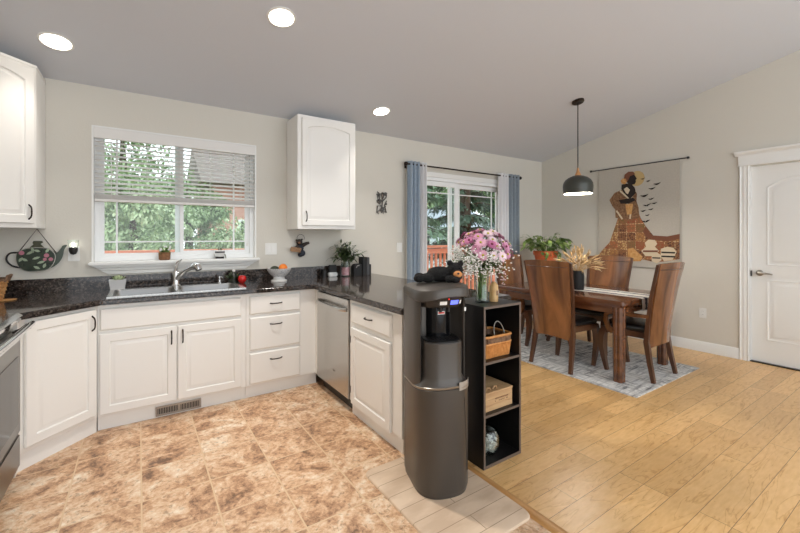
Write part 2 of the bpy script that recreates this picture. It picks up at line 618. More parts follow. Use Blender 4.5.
        o = bpy.data.objects.new(name, me)
        if parent is not None:
            o.parent = parent
        else:
            o.location = off
        COL.objects.link(o)
        return o

def tag(o, label, cat, group=None, kind=None):
    o['label'] = label
    o['category'] = cat
    if group:
        o['group'] = group
    if kind:
        o['kind'] = kind
    return o

def thing(name, label, cat, loc=(0, 0, 0), group=None):
    o = bpy.data.objects.new(name, None)
    o.empty_display_size = 0.05
    o.location = loc
    COL.objects.link(o)
    return tag(o, label, cat, group)

def struct(o):
    o['kind'] = 'structure'
    return o

def copy_tree(o, parent=None):
    c = o.copy()
    COL.objects.link(c)
    if parent is not None:
        c.parent = parent
    for ch in list(o.children):
        copy_tree(ch, c)
    return c

def ringpts(o, u, a0, a1, z0, z1, d, arch=0.0, n=10):
    nn = (u[1], -u[0])
    P = lambda a, z: (o[0] + u[0] * a + nn[0] * d, o[1] + u[1] * a + nn[1] * d, z)
    pts = [P(a0, z0), P(a1, z0)]
    for i in range(n + 1):
        t = i / n
        pts.append(P(a1 + (a0 - a1) * t, z1 - arch + arch * (1 - (2 * t - 1) ** 2)))
    return pts

def panel_door(o, u, a0, a1, z0, z1, th=0.02, fr=0.055, arch=0.0, d0=0.0, mb=None):
    """raised-panel door: slab, frame, groove, raised field"""
    mb = mb or MB()
    rg = lambda ins, d, ar: ringpts(o, u, a0 + ins, a1 - ins, z0 + ins, z1 - ins, d0 + d, ar)
    mb.loft([rg(0, 0.001, 0), rg(0, th - 0.004, 0), rg(0.004, th, 0), rg(fr, th, arch), rg(fr + 0.006, th - 0.009, arch),
             rg(fr + 0.014, th - 0.009, arch), rg(fr + 0.034, th - 0.001, arch), rg(fr + 0.036, th - 0.001, arch)])
    return mb

def slab_front(o, u, a0, a1, z0, z1, th=0.02, d0=0.0):
    mb = MB()
    rg = lambda ins, d: ringpts(o, u, a0 + ins, a1 - ins, z0 + ins, z1 - ins, d0 + d, 0, 2)
    mb.loft([rg(0, 0.001), rg(0, th - 0.010), rg(0.004, th - 0.006), rg(0.010, th), rg(0.012, th)])
    return mb

def pull(o, u, a, z, d, L=0.1, vert=True, bow=0.026):
    n = (u[1], -u[0])
    mb = MB()
    pts = []
    for i in range(9):
        t = i / 8 - 0.5
        b = d + bow * (1 - (2 * t) ** 4) - 0.002
        aa, zz = (a, z + t * L) if vert else (a + t * L, z)
        pts.append((o[0] + u[0] * aa + n[0] * b, o[1] + u[1] * aa + n[1] * b, zz))
    mb.tube(pts, [0.0055, 0.005, 0.0045, 0.0045, 0.005, 0.0045, 0.0045, 0.005, 0.0055], 8)
    return mb

# ------------------------------------------------------------------ room shell
XL, XR, YB = -1.2, 5.54, 4.03
YF = -2.4
def ceil_z(y):
    return 2.59 + 0.217 * (YB - y)

struct(MB().box(XL - 0.1, 1.60, YF, YB, -0.06, 0.0).build('floor', 'tile', keep=True))
struct(MB().box(1.60, XR + 0.1, YF, YB, -0.06, 0.0).build('floor', 'plank', keep=True))
tr = MB()
tr.loft([[(1.572, y, 0.0), (1.585, y, 0.006), (1.625, y, 0.006), (1.638, y, 0.0)] for y in (YF, 1.975)])
struct(tr.build('trim_1', wood('threshold_oak', (176, 122, 66), (206, 158, 100), 0.35, 'y')))

# back wall with window and patio door openings
WX0, WX1, WZ0, WZ1 = -0.307, 0.963, 1.15, 2.258
DX0, DX1, DZ1 = 2.86, 4.64, 2.15
wb = MB()
T = 0.14
wb.box(XL - 0.1, WX0, YB, YB + T, -0.06, 2.75)
wb.box(WX1, DX0, YB, YB + T, -0.06, 2.75)
wb.box(WX0, WX1, YB, YB + T, -0.06, WZ0)
wb.box(WX0, WX1, YB, YB + T, WZ1, 2.75)
wb.box(DX0, DX1, YB, YB + T, DZ1, 2.75)
wb.box(DX0, DX1, YB, YB + T, -0.06, 0.0)
wb.box(DX1, XR + 0.1, YB, YB + T, -0.06, 2.75)
struct(wb.build('wall_back', 'wall', keep=True))

# right wall, cut under the sloping ceiling, opening for the panel door
DY0, DY1, DH = 0.615, 1.388, 2.127
def wall_piece(mb, x0, x1, y0, y1, z0=-0.06, top=True, z1=0):
    if top:
        mb.prism([(y0, z0), (y1, z0), (y1, ceil_z(y1) + 0.05), (y0, ceil_z(y0) + 0.05)], 'x', x0, x1)
    else:
        mb.box(x0, x1, y0, y1, z0, z1)
wr = MB()
wall_piece(wr, XR, XR + 0.1, DY1, YB + T)
wall_piece(wr, XR, XR + 0.1, DY0, DY1, DH)
wall_piece(wr, XR, XR + 0.1, YF, DY0)
struct(wr.build('wall_right', 'wall', keep=True))
wl = MB()
wall_piece(wl, XL - 0.1, XL, YF, YB + T)
struct(wl.build('wall_left', 'wall', keep=True))

cl = MB()
cl.prism([(YB + T, ceil_z(YB + T)), (YF, ceil_z(YF)), (YF, ceil_z(YF) + 0.12), (YB + T, ceil_z(YB + T) + 0.12)], 'x', XL - 0.1, XR + 0.1)
struct(cl.build('ceiling', 'ceiling', keep=True))

# baseboards
def base_prof(d):
    return [(0, 0), (d, 0), (d, 0.075), (d * 0.75, 0.085), (d * 0.7, 0.105), (d * 0.35, 0.118), (0.002, 0.12)]
b = MB()
b.loft([[(XR - x, y, z) for x, z in base_prof(0.018)] for y in (1.478, YB)])
struct(b.build('baseboard_right', 'trim'))
b = MB()
b.loft([[(x, YB - d, z) for d, z in base_prof(0.018)] for x in (DX1 + 0.02, XR - 0.02)])
struct(b.build('baseboard_back', 'trim'))
b = MB()
b.loft([[(x, YB - d, z) for d, z in base_prof(0.018)] for x in (2.08, DX0 - 0.02)])
struct(b.build('baseboard_back', 'trim'))

# panel door, casing with capped header
dr = MB()
o, u = (XR + 0.03, DY1 - 0.004), (0, -1)
dr.obox(o, u, 0, 0.762, -0.035, 0, 0.012, DH - 0.006)
def mould(mb, a0, a1, z0, z1, arch):
    seq = [(0, 0.0005), (0.0, 0.003), (0.008, 0.006), (0.018, 0.001), (0.028, -0.003), (0.05, 0.005), (0.06, 0.006)]
    mb.loft([ringpts(o, u, a0 + i, a1 - i, z0 + i, z1 - i, d, arch, 16) for i, d in seq])
mould(dr, 0.125, 0.637, 1.05, 1.99, 0.10)
mould(dr, 0.125, 0.637, 0.25, 0.90, 0.0)
door = struct(dr.build('door_2', 'trim'))
h = MB()
h.lathe([(0.0, 0.0), (0.031, 0.0), (0.033, 0.006), (0.026, 0.012), (0.012, 0.016), (0.011, 0.05), (0, 0.052)], n=20)
for v in h.bm.verts:
    x, y, z = v.co
    v.co = (XR + 0.03 - z, DY1 - 0.075 + x, 0.968 + y)
h.tube([(XR - 0.012, DY1 - 0.072, 0.968), (XR - 0.018, DY1 - 0.10, 0.969), (XR - 0.02, DY1 - 0.15, 0.966), (XR - 0.017, DY1 - 0.185, 0.960)], [0.010, 0.011, 0.009, 0.007], 10)
lp = h.build('door_handle', 'nickel', door)
lp['label'] = 'brushed metal lever handle'
MB().box(XR - 0.002, XR + 0.029, DY1 - 0.012, DY1 - 0.0045, 0.93, 0.99).build('strike_plate', 'bronze', door)

cs = MB()
for y0, y1 in ((DY1 + 0.002, DY1 + 0.088), (DY0 - 0.088, DY0 - 0.002)):
    w = y1 - y0
    prof = [(0, 0), (0, 0.016), (0.010, 0.021), (0.018, 0.015), (0.030, 0.015), (0.043, 0.019), (0.056, 0.015), (0.068, 0.015), (0.076, 0.021), (w, 0.016), (w, 0)]
    cs.loft([[(XR - d, y0 + a, z) for a, d in prof] for z in (0.0, 2.14)])
cs.box(XR - 0.021, XR, DY0 - 0.095, DY1 + 0.095, 2.14, 2.255)
cs.box(XR - 0.030, XR, DY0 - 0.10, DY1 + 0.10, 2.135, 2.150)
capp = [(0, 2.25), (0.024, 2.25), (0.030, 2.262), (0.048, 2.275), (0.052, 2.295), (0, 2.30)]
cs.loft([[(XR - d, y, z) for d, z in capp] for y in (DY0 - 0.125, DY1 + 0.125)])
cs.box(XR, XR + 0.10, DY1 - 0.003, DY1 + 0.002, 0.0, DH)
trim2 = struct(cs.build('trim_2', 'trim'))
MB().box(XR - 0.004, XR + 0.10, DY0, DY1, 0.0, 0.010).build('door_gap_strip', 'bronze', trim2)  # added dark strip: blocks light under the door, stands for the shaded gap

# ------------------------------------------------------------------ kitchen window
wf = MB()
yf0, yf1 = YB + 0.045, YB + 0.11
def rect_frame(mb, x0, x1, z0, z1, w, y0, y1):
    mb.box(x0, x0 + w, y0, y1, z0, z1)
    mb.box(x1 - w, x1, y0, y1, z0, z1)
    mb.box(x0 + w, x1 - w, y0, y1, z0, z0 + w)
    mb.box(x0 + w, x1 - w, y0, y1, z1 - w, z1)
rect_frame(wf, WX0 + 0.002, WX1 - 0.002, WZ0 + 0.002, WZ1 - 0.002, 0.038, yf0, yf1)
win = struct(wf.build('window_1', 'vinyl', bevel=0.003))
MX = 0.31
for i, (x0, x1, y0) in enumerate(((WX0 + 0.038, MX + 0.034, YB + 0.06), (MX - 0.034, WX1 - 0.038, YB + 0.075))):
    s = MB()
    rect_frame(s, x0, x1, WZ0 + 0.038, WZ1 - 0.038, 0.03 if i == 0 else 0.042, y0, y0 + 0.014)
    sash = s.build('sash', 'vinyl', win, bevel=0.002)
    MB().box(x0 + 0.01, x1 - 0.01, y0 + 0.006, y0 + 0.009, WZ0 + 0.05, WZ1 - 0.05).build('pane', 'pane', sash)
    g = MB()
    vx = -0.155 if i == 0 else 0.780
    g.box(vx - 0.007, vx + 0.007, y0 + 0.003, y0 + 0.0125, WZ0 + 0.05, WZ1 - 0.05)
    for z in (1.315, 2.08):
        g.box(x0 + 0.02, x1 - 0.02, y0 + 0.004, y0 + 0.0115, z - 0.006, z + 0.006)
    g.build('muntin', 'vinyl', sash)
rv = MB()   # white jamb lining and trim edge
rv.box(WX0 - 0.012, WX0 + 0.002, YB - 0.008, YB + 0.12, WZ0, WZ1)
rv.box(WX1 - 0.002, WX1 + 0.012, YB - 0.008, YB + 0.12, WZ0, WZ1)
rv.box(WX0 - 0.012, WX1 + 0.012, YB - 0.008, YB + 0.12, WZ1, WZ1 + 0.012)
rv.build('jamb', 'trim', win)
sl = MB()
sl.box(WX0 - 0.03, WX1 + 0.035, YB - 0.06, YB + 0.12, 1.125, 1.152)
sl.build('window_sill', 'trim', win, bevel=0.006)
ap = MB()
for k, (za, zb, d) in enumerate(((1.10, 1.125, 0.034), (1.075, 1.10, 0.022), (1.045, 1.075, 0.012))):
    ia, ib = (1.125 - zb) * 1.5, (1.125 - za) * 1.5
    ap.loft([[(WX0 - 0.02 + ib, YB, za), (WX1 + 0.025 - ib, YB, za), (WX1 + 0.025 - ia, YB, zb), (WX0 - 0.02 + ia, YB, zb)],
             [(WX0 - 0.02 + ib + d * 0.2, YB - d, za + 0.003), (WX1 + 0.025 - ib - d * 0.2, YB - d, za + 0.003), (WX1 + 0.025 - ia, YB - d - 0.006, zb), (WX0 - 0.02 + ia, YB - d - 0.006, zb)]])
ap.build('window_apron', 'trim', win)

bl = thing('window_blind', 'white horizontal slat blind lowered over upper half of the sink window', 'blind', (0.328, YB - 0.0, 1.65))
hb = MB()
hb.box(WX0 + 0.006, WX1 - 0.006, YB - 0.012, YB + 0.042, 2.175, 2.252)
hb.box(WX0 + 0.003, WX1 - 0.003, YB - 0.02, YB - 0.012, 2.168, 2.255)
hb.build('headrail', 'slat', bl, bevel=0.003)
st = MB()
zz = 2.142
tilt = R(24)
for i in range(12):
    z = zz - i * 0.0375
    c, s_ = math.cos(tilt) * 0.024, math.sin(tilt) * 0.024
    yc = YB + 0.012
    st.loft([[(x, yc - c, z - s_), (x, yc, z + 0.003), (x, yc + c, z + s_), (x, yc + c, z + s_ + 0.0025), (x, yc, z + 0.0055), (x, yc - c, z - s_ + 0.0025)] for x in (WX0 + 0.008, WX1 - 0.008)])
st.build('slats', 'slat', bl)
sk = MB()
for i in range(7):
    z = 1.668 + i * 0.0065
    sk.box(WX0 + 0.008, WX1 - 0.008, YB - 0.012, YB + 0.036, z, z + 0.0035)
sk.build('stacked_slats', 'slat', bl)
MB().box(WX0 + 0.006, WX1 - 0.006, YB - 0.014, YB + 0.038, 1.650, 1.668).build('bottom_rail', 'slat', bl, bevel=0.003)
cd = MB()
for x in (-0.19, 0.06, 0.30, 0.56, 0.83):
    cd = MB()
    cd.tube([(x, YB + 0.038, 2.17), (x, YB + 0.038, 1.66), (x, YB - 0.015, 1.655), (x, YB - 0.015, 2.17)], 0.0016, 5)
    cd.build('ladder_cord', 'slat', bl)
pc = MB()
pc.tube([(0.885, YB - 0.022, 2.17), (0.885, YB - 0.022, 1.30)], 0.0015, 5)
pc.lathe([(0.002, 0.03), (0.006, 0.02), (0.007, 0.0), (0.002, -0.004)], (0.885, YB - 0.022, 1.27), 10)
pc.build('pull_cord', 'slat', bl)

# ------------------------------------------------------------------ sliding patio door
sd = MB()
rect_frame(sd, DX0 + 0.002, DX1 - 0.002, 0.002, DZ1 - 0.002, 0.045, YB - 0.006, YB + 0.12)
slider = struct(sd.build('door_1', 'vinyl', bevel=0.003))
MIDX = 3.645
for i, (x0, x1, y0) in enumerate(((DX0 + 0.045, MIDX + 0.07, YB + 0.03), (MIDX - 0.07, DX1 - 0.045, YB + 0.07))):
    s = MB()
    rect_frame(s, x0, x1, 0.047, DZ1 - 0.047, 0.062, y0, y0 + 0.03)
    sash = s.build('sash', 'vinyl', slider, bevel=0.002)
    MB().box(x0 + 0.03, x1 - 0.03, y0 + 0.013, y0 + 0.017, 0.08, DZ1 - 0.08).build('pane', 'pane', sash)
    g = MB()
    for vx in (x0 + 0.20, x1 - 0.16):
        g.box(vx - 0.007, vx + 0.007, y0 + 0.008, y0 + 0.022, 0.10, DZ1 - 0.10)
    for z in (0.26, 1.95):
        g.box(x0 + 0.05, x1 - 0.05, y0 + 0.009, y0 + 0.021, z - 0.007, z + 0.007)
    g.build('muntin', 'vinyl', sash)
cs = MB()
cs.box(DX0 - 0.06, DX0 + 0.002, YB - 0.016, YB, 0, DZ1 + 0.06)
cs.box(DX1 - 0.002, DX1 + 0.06, YB - 0.016, YB, 0, DZ1 + 0.06)
cs.box(DX0 + 0.002, DX1 - 0.002, YB - 0.016, YB, DZ1 - 0.002, DZ1 + 0.06)
struct(cs.build('trim_3', 'trim', bevel=0.003))

# ------------------------------------------------------------------ cabinets
CT0, CT1 = 0.885, 0.925
FY = 3.41              # face of the sink run
FX = 1.35              # face of the peninsula run
A0 = Vector((-0.567, 3.073))   # ends of the diagonal corner face
A1 = Vector((-0.24, 3.40))
def poly_cab(name, label, pts, z0, z1, root_xy, group=None, zroot=0.0):
    t = thing(name, label, 'cabinet', (root_xy[0], root_xy[1], zroot), group)
    MB().prism(pts, 'z', z0, z1).build('carcass', 'cab', t, bevel=0.0015, seg=1)
    return t

dg = (0.70711, 0.70711)
t = poly_cab('base_cabinet', 'white corner base cabinet with angled door, beside the steel range', [(A0.x, A0.y), (A1.x, FY - 0.008), (A1.x, YB - 0.005), (XL + 0.005, YB - 0.005), (XL + 0.005, 3.026), (A0.x, 3.026)], 0.105, CT0, (-0.7, 3.6), 'white base cabinets')
tk = MB()
tk.prism([(A0.x - 0.012, A0.y + 0.016), (A1.x - 0.004, FY + 0.012), (A1.x - 0.004, YB - 0.3), (-0.9, YB - 0.3), (-0.9, 3.03), (A0.x - 0.012, 3.03)], 'z', 0, 0.105)
tk.build('toe_kick', 'cab', t)
LD = (A1 - A0).length
d = panel_door(A0, dg, 0.018, LD - 0.018, 0.135, 0.862).build('door', 'cab', t)
pull(A0, dg, LD - 0.05, 0.77, 0.02).build('handle', 'bronze', d)

t = poly_cab('base_cabinet', 'white sink base cabinet with blank top panel and two doors, floor vent below', [(-0.238, FY), (0.742, FY), (0.742, YB - 0.005), (-0.238, YB - 0.005)], 0.105, 0.70, (0.25, 3.7), 'white base cabinets')
fs = MB()
fs.box(-0.238, 0.742, FY, FY + 0.018, 0.70, CT0)
fs.box(-0.238, -0.22, FY + 0.018, YB - 0.005, 0.70, CT0)
fs.box(0.724, 0.742, FY + 0.018, YB - 0.005, 0.70, CT0)
fs.build('face_frame', 'cab', t)
MB().box(-0.238, 0.742, FY + 0.03, YB - 0.3, 0, 0.105).build('toe_kick', 'cab', t)
X = (1, 0)
slab_front((0, FY), X, -0.226, 0.705, 0.705, 0.860).build('blank_panel', 'cab', t)
d = panel_door((0, FY), X, -0.226, 0.238, 0.120, 0.682).build('door', 'cab', t)
pull((0, FY), X, 0.205, 0.60, 0.02).build('handle', 'bronze', d)
d = panel_door((0, FY), X, 0.246, 0.705, 0.120, 0.682).build('door', 'cab', t)
pull((0, FY), X, 0.279, 0.60, 0.02).build('handle', 'bronze', d)

t = poly_cab('base_cabinet', 'white three-drawer base cabinet between the sink doors and dishwasher', [(0.744, FY), (FX, FY), (FX, 3.345), (FX + 0.03, 3.345), (FX + 0.03, YB - 0.005), (0.744, YB - 0.005)], 0.105, CT0, (1.0, 3.7), 'white base cabinets')
MB().box(0.744, FX + 0.02, FY + 0.03, YB - 0.3, 0, 0.105).build('toe_kick', 'cab', t)
for z0, z1 in ((0.705, 0.862), (0.405, 0.680), (0.120, 0.380)):
    d = slab_front((0, FY), X, 0.768, 1.205, z0, z1).build('drawer', 'cab', t)
    pull((0, FY), X, 0.987, z1 - 0.07 if z1 < 0.8 else z1 - 0.075, 0.02, 0.1, False).build('handle', 'bronze', d)

# dishwasher
P = (0, -1)
t = thing('dishwasher', 'stainless steel dishwasher built in under the granite counter', 'dishwasher', (1.65, 3.02, 0))
MB().box(FX + 0.035, 1.94, 2.70, 3.335, 0.10, 0.875).build('tub', 'blackm', t)
dp = MB()
dp.obox((FX, 3.332), P, 0, 0.625, -0.03, 0.012, 0.105, 0.868)
dp = dp.build('door', 'steel', t, bevel=0.004)
hd = MB()
pts = []
for i in range(13):
    k = i / 12
    pts.append((FX - 0.012 - 0.042 * (1 - (2 * k - 1) ** 6), 3.332 - 0.03 - 0.565 * k, 0.79))
hd.tube(pts, 0.013, 10, sx=1.3, ref=(0, 0, 1))
hd.build('handle', 'steel', dp)
bd = MB()
bd.box(FX - 0.0135, FX - 0.012, 2.95, 2.985, 0.25, 0.262)
bd.build('badge', 'nickel', dp)
MB().box(FX + 0.05, 1.9, 2.71, 3.33, 0, 0.10).build('kick_plate', 'black', t)

t = poly_cab('base_cabinet', 'white peninsula base cabinet with one drawer and door, near the water cooler', [(FX, 1.985), (1.98, 1.985), (1.98, 2.695), (FX, 2.695)], 0.105, CT0, (1.66, 2.34), 'white base cabinets')
MB().box(FX + 0.02, 1.95, 2.0, 2.695, 0, 0.105).build('toe_kick', 'cab', t)
d = slab_front((FX, 2.66), P, 0.012, 0.57, 0.712, 0.857).build('drawer', 'cab', t)
pull((FX, 2.66), P, 0.29, 0.785, 0.02, 0.1, False).build('handle', 'bronze', d)
panel_door((FX, 2.66), P, 0.012, 0.56, 0.10, 0.675).build('door', 'cab', t)
for z in (0.2, 0.58):
    hg = MB()
    hg.obox((FX, 2.66), P, -0.004, 0.010, 0.0, 0.016, z - 0.025, z + 0.025)
    hg.build('hinge', 'bronze', t)
bw = MB()
bw.box(1.985, 2.06, 1.985, YB - 0.002, 0, CT0)
struct(bw.build('wall_peninsula', 'wall'))

# upper cabinets
t = poly_cab('wall_cabinet', 'white upper corner cabinet with angled arched door, over the range corner', [(-0.60, YB - 0.002), (-0.60, 3.705), (-0.905, 3.40), (XL + 0.003, 3.40), (XL + 0.003, YB - 0.002)], 1.42, 2.56, (-0.9, 3.75), 'white wall cabinets', 1.42)
o = (-0.905, 3.40)
d = panel_door(o, dg, 0.012, 0.408, 1.452, 2.525, arch=0.035).build('door', 'cab', t)
pull(o, dg, 0.372, 1.53, 0.02).build('handle', 'bronze', d)
mb = MB()
mb.prism([(-0.597, YB - 0.003), (-0.597, 3.702), (-0.905, 3.394), (XL + 0.004, 3.394), (XL + 0.004, YB - 0.003)], 'z', 2.545, 2.563)
mb.build('top_moulding', 'cab', t)

t = poly_cab('wall_cabinet', 'white single-door upper cabinet with arched panel, right of the sink window', [(1.285, 3.70), (1.915, 3.70), (1.915, YB - 0.002), (1.285, YB - 0.002)], 1.435, 2.56, (1.6, 3.86), 'white wall cabinets', 1.435)
d = panel_door((0, 3.70), X, 1.325, 1.897, 1.47, 2.53, arch=0.035).build('door', 'cab', t)
pull((0, 3.70), X, 1.365, 1.56, 0.02).build('handle', 'bronze', d)

# countertop with sink cut-out
SX0, SX1, SY0, SY1 = -0.165, 0.725, 3.452, 3.93
ct = MB()
outer = [(XL + 0.003, 3.022), (-0.558, 3.022), (-0.215, 3.365), (1.31, 3.365), (1.31, 1.93), (2.30, 1.93), (2.30, YB - 0.003), (XL + 0.003, YB - 0.003)]
inner = [(SX0, SY0), (SX1, SY0), (SX1, SY1), (SX0, SY1)]
bm = ct.bm
vo = [bm.verts.new((x, y, CT0)) for x, y in outer]
vi = [bm.verts.new((x, y, CT0)) for x, y in inner]
es = [bm.edges.new((v[i], v[(i + 1) % len(v)])) for v in (vo, vi) for i in range(len(v))]
g = bmesh.ops.triangle_fill(bm, use_beauty=True, use_dissolve=False, edges=es)
fs = [f for f in bm.faces]
ex = bmesh.ops.extrude_face_region(bm, geom=fs)
bmesh.ops.translate(bm, verts=[e for e in ex['geom'] if isinstance(e, bmesh.types.BMVert)], vec=(0, 0, CT1 - CT0))
bmesh.ops.recalc_face_normals(bm, faces=bm.faces[:])
ctop = ct.build('countertop', 'granite', bevel=0.010, seg=3)
tag(ctop, 'dark speckled granite countertop wrapping the corner and running out along the peninsula', 'countertop')
bs = MB()
bs.box(XL + 0.02, 1.93, YB - 0.023, YB - 0.003, CT1, 1.035)
bs.box(XL + 0.003, XL + 0.02, 3.03, YB - 0.003, CT1, 1.035)
bs.build('backsplash', 'granite', ctop, bevel=0.003)

# sink
t = thing('kitchen_sink', 'stainless double-bowl sink set into the granite below the window', 'sink', (0.28, 3.69, CT1))
def bowl(mb, x0, x1, y0, y1, zt, zb, r=0.04, n=5):
    def rr(ins, z, rad):
        pts = []
        for cx, cy, a in ((x1 - ins - rad, y1 - ins - rad, 0), (x0 + ins + rad, y1 - ins - rad, 90), (x0 + ins + rad, y0 + ins + rad, 180), (x1 - ins - rad, y0 + ins + rad, 270)):
            for k in range(n + 1):
                th = R(a + 90 * k / n)
                pts.append((cx + rad * math.cos(th), cy + rad * math.sin(th), z))
        return pts
    mb.loft([rr(0, zt, r), rr(0.006, zt - 0.012, r), rr(0.012, zb + 0.03, r), rr(0.03, zb + 0.006, r), rr(0.05, zb, r * 0.7)], cap0=False)
rim = MB()
for x0, x1, y0, y1 in ((-0.19, 0.75, 3.43, 3.462), (-0.19, 0.75, 3.868, 3.945), (-0.19, -0.158, 3.462, 3.868), (0.718, 0.75, 3.462, 3.868), (0.245, 0.285, 3.462, 3.868)):
    rim.box(x0, x1, y0, y1, CT1, CT1 + 0.007)
rim = rim.build('rim', 'steel', t)
for x0, x1, zb in ((-0.16, 0.247, 0.745), (0.283, 0.72, 0.745)):
    m_ = MB()
    bowl(m_, x0, x1, 3.46, 3.87, CT1 + 0.006, zb)
    bo = m_.build('bowl', 'sinksteel', t, normals=True)
    MB().lathe([(0.04, 0.001), (0.042, 0.003), (0.034, 0.004), (0.03, 0.001), (0, 0.001)], ((x0 + x1) / 2, 3.68, zb), 18, False).build('drain', 'nickel', bo)

t = thing('kitchen_faucet', 'chrome single-lever pull-out faucet standing behind the sink', 'faucet', (0.27, 3.905, CT1 + 0.007))
z0 = CT1 + 0.007
MB().lathe([(0.040, 0), (0.040, 0.006), (0.033, 0.014), (0.029, 0.05), (0.028, 0.115), (0.024, 0.13), (0.0, 0.135)], (0.27, 3.905, z0), 20).build('body', 'chrome', t)
MB().tube([(0.27, 3.905, z0 + 0.045), (0.29, 3.88, z0 + 0.085), (0.335, 3.825, z0 + 0.135), (0.38, 3.77, z0 + 0.165)], [0.024, 0.021, 0.018, 0.019], 14).build('spout', 'chrome', t)
MB().tube([(0.378, 3.773, z0 + 0.163), (0.40, 3.745, z0 + 0.176), (0.418, 3.724, z0 + 0.172), (0.428, 3.712, z0 + 0.142)], [0.022, 0.030, 0.031, 0.025], 14).build('spray_head', 'chrome', t)
MB().tube([(0.27, 3.905, z0 + 0.12), (0.268, 3.908, z0 + 0.16), (0.285, 3.915, z0 + 0.20), (0.315, 3.925, z0 + 0.228)], [0.026, 0.023, 0.016, 0.008], 12, sx=0.7).build('lever', 'chrome', t)

t = thing('soap_dispenser', 'small chrome soap dispenser beside the faucet at the back of the sink', 'dispenser', (0.62, 3.91, z0))
MB().lathe([(0.02, 0), (0.02, 0.005), (0.013, 0.01), (0.012, 0.03), (0.008, 0.033), (0.008, 0.045), (0.013, 0.05), (0.012, 0.06), (0, 0.062)], (0.62, 3.91, z0), 16).build('pump', 'chrome', t)
MB().tube([(0.62, 3.91, z0 + 0.054), (0.632, 3.885, z0 + 0.056), (0.64, 3.865, z0 + 0.048)], 0.005, 8).build('nozzle', 'chrome', t)

# toe-kick vent
t = thing('floor_register', 'dark metal vent register set in the toe kick under the sink cabinet', 'vent', (0.26, FY + 0.028, 0))
fr = MB()
rect_frame(fr, 0.105, 0.41, 0.012, 0.082, 0.012, FY + 0.016, FY + 0.029)
fr.build('frame', 'nickel', t)
MB().box(0.115, 0.40, FY + 0.024, FY + 0.0285, 0.022, 0.072).build('backing', 'blackm', t)
lv = MB()
for i in range(26):
    x = 0.122 + i * 0.0108
    if i in (12, 13):
        continue
    lv.box(x, x + 0.0045, FY + 0.018, FY + 0.025, 0.022, 0.072)
lv.box(0.25, 0.268, FY + 0.018, FY + 0.025, 0.022, 0.072)
lv.build('louvre', 'nickel', t)

# range
t = thing('range', 'stainless steel range with black glass oven door against the left wall', 'range', (-0.88, 2.64, 0))
RX = -0.565
MB().box(XL + 0.01, RX - 0.02, 2.262, 3.016, 0.06, 0.905).build('body', 'steel', t)
MB().box(XL + 0.01, RX - 0.05, 2.262, 3.016, 0.905, 0.93).build('cooktop', 'glassblack', t, bevel=0.003)
MB().box(XL + 0.01, XL + 0.085, 2.262, 3.016, 0.93, 1.10).build('backguard', 'steel', t, bevel=0.006)
cp = MB()
cp.loft([[(RX - 0.05, y, 0.935), (RX + 0.0, y, 0.932), (RX + 0.022, y, 0.915), (RX + 0.02, y, 0.90), (RX - 0.02, y, 0.845), (RX - 0.05, y, 0.845)] for y in (2.262, 3.016)])
cp.build('front_lip', 'chrome', t)
for y in (2.36, 2.50, 2.64, 2.78, 2.94):
    kb = MB()
    kb.tube([(XL + 0.085, y, 1.03), (XL + 0.105, y, 1.032), (XL + 0.11, y, 1.032)], [0.024, 0.021, 0.016], 16)
    kb.build('knob', 'black', t)
od = MB()
od.box(RX - 0.02, RX + 0.012, 2.266, 3.012, 0.265, 0.835)
od = od.build('oven_door', 'rangesteel', t, bevel=0.006)
MB().box(RX + 0.0125, RX + 0.015, 2.33, 2.95, 0.33, 0.70).build('window', 'glassblack', od)
vs = MB()
vs.box(RX + 0.0118, RX + 0.0128, 2.29, 2.99, 0.782, 0.832)
vs.mi = 1
for i in range(14):
    vs.box(RX + 0.0124, RX + 0.0135, 2.31 + i * 0.05, 2.335 + i * 0.05, 0.795, 0.818)
vs.build('vent_strip', ['chrome', 'blackm'], od)
hd = MB()
hd.tube([(RX + 0.062, 2.28, 0.868), (RX + 0.064, 2.64, 0.868), (RX + 0.062, 3.0, 0.868)], 0.015, 14)
hd = hd.build('handle', 'chrome', od)
for y in (2.33, 2.93):
    MB().tube([(RX + 0.0, y, 0.83), (RX + 0.03, y, 0.845), (RX + 0.06, y, 0.866)], [0.016, 0.014, 0.018], 10).build('bracket', 'black', hd)
MB().box(RX - 0.02, RX + 0.010, 2.266, 3.012, 0.07, 0.252).build('drawer', 'rangesteel', t, bevel=0.006)
MB().box(XL + 0.03, RX - 0.06, 2.28, 3.0, 0, 0.06).build('base', 'blackm', t)

# ------------------------------------------------------------------ ceiling lights
TILT = -math.atan(0.217)
def downlight(x, y, label, watts=LAMP_POWER, spread=90):
    t = thing('recessed_light', label, 'ceiling light', (0, 0, 0), 'recessed ceiling lights')
    rim = MB()
    rim.lathe([(0.082, -0.001), (0.097, -0.001), (0.099, -0.005), (0.093, -0.009), (0.084, -0.010), (0.082, -0.004)], n=36, cap0=False, cap1=False)
    rim.build('trim_ring', 'trim', t)
    MB().lathe([(0.0, -0.0055), (0.083, -0.0055), (0.083, -0.003), (0, -0.003)], n=32).build('diffuser', 'bulb', t)
    t.location = (x, y, ceil_z(y))
    t.rotation_euler = (TILT, 0, 0)
    if watts:
        ld = bpy.data.lights.new('downlight', 'AREA')
        ld.shape = 'DISK'
        ld.size = 0.14
        ld.spread = R(spread)
        ld.energy = watts
        ld.color = WARM
        lo = bpy.data.objects.new('downlight', ld)
        lo.location = (0, 0, -0.012)
        COL.objects.link(lo)
        lo.parent = t
    return t
downlight(-0.47, 3.525, 'round recessed ceiling light above the upper corner cabinet, leftmost of three', 2.2)
downlight(0.82, 2.69, 'round recessed ceiling light nearest the camera, middle of the kitchen ceiling', 16, 130)
downlight(2.14, 3.54, 'round recessed ceiling light beside the single upper cabinet, smallest in view', 4)

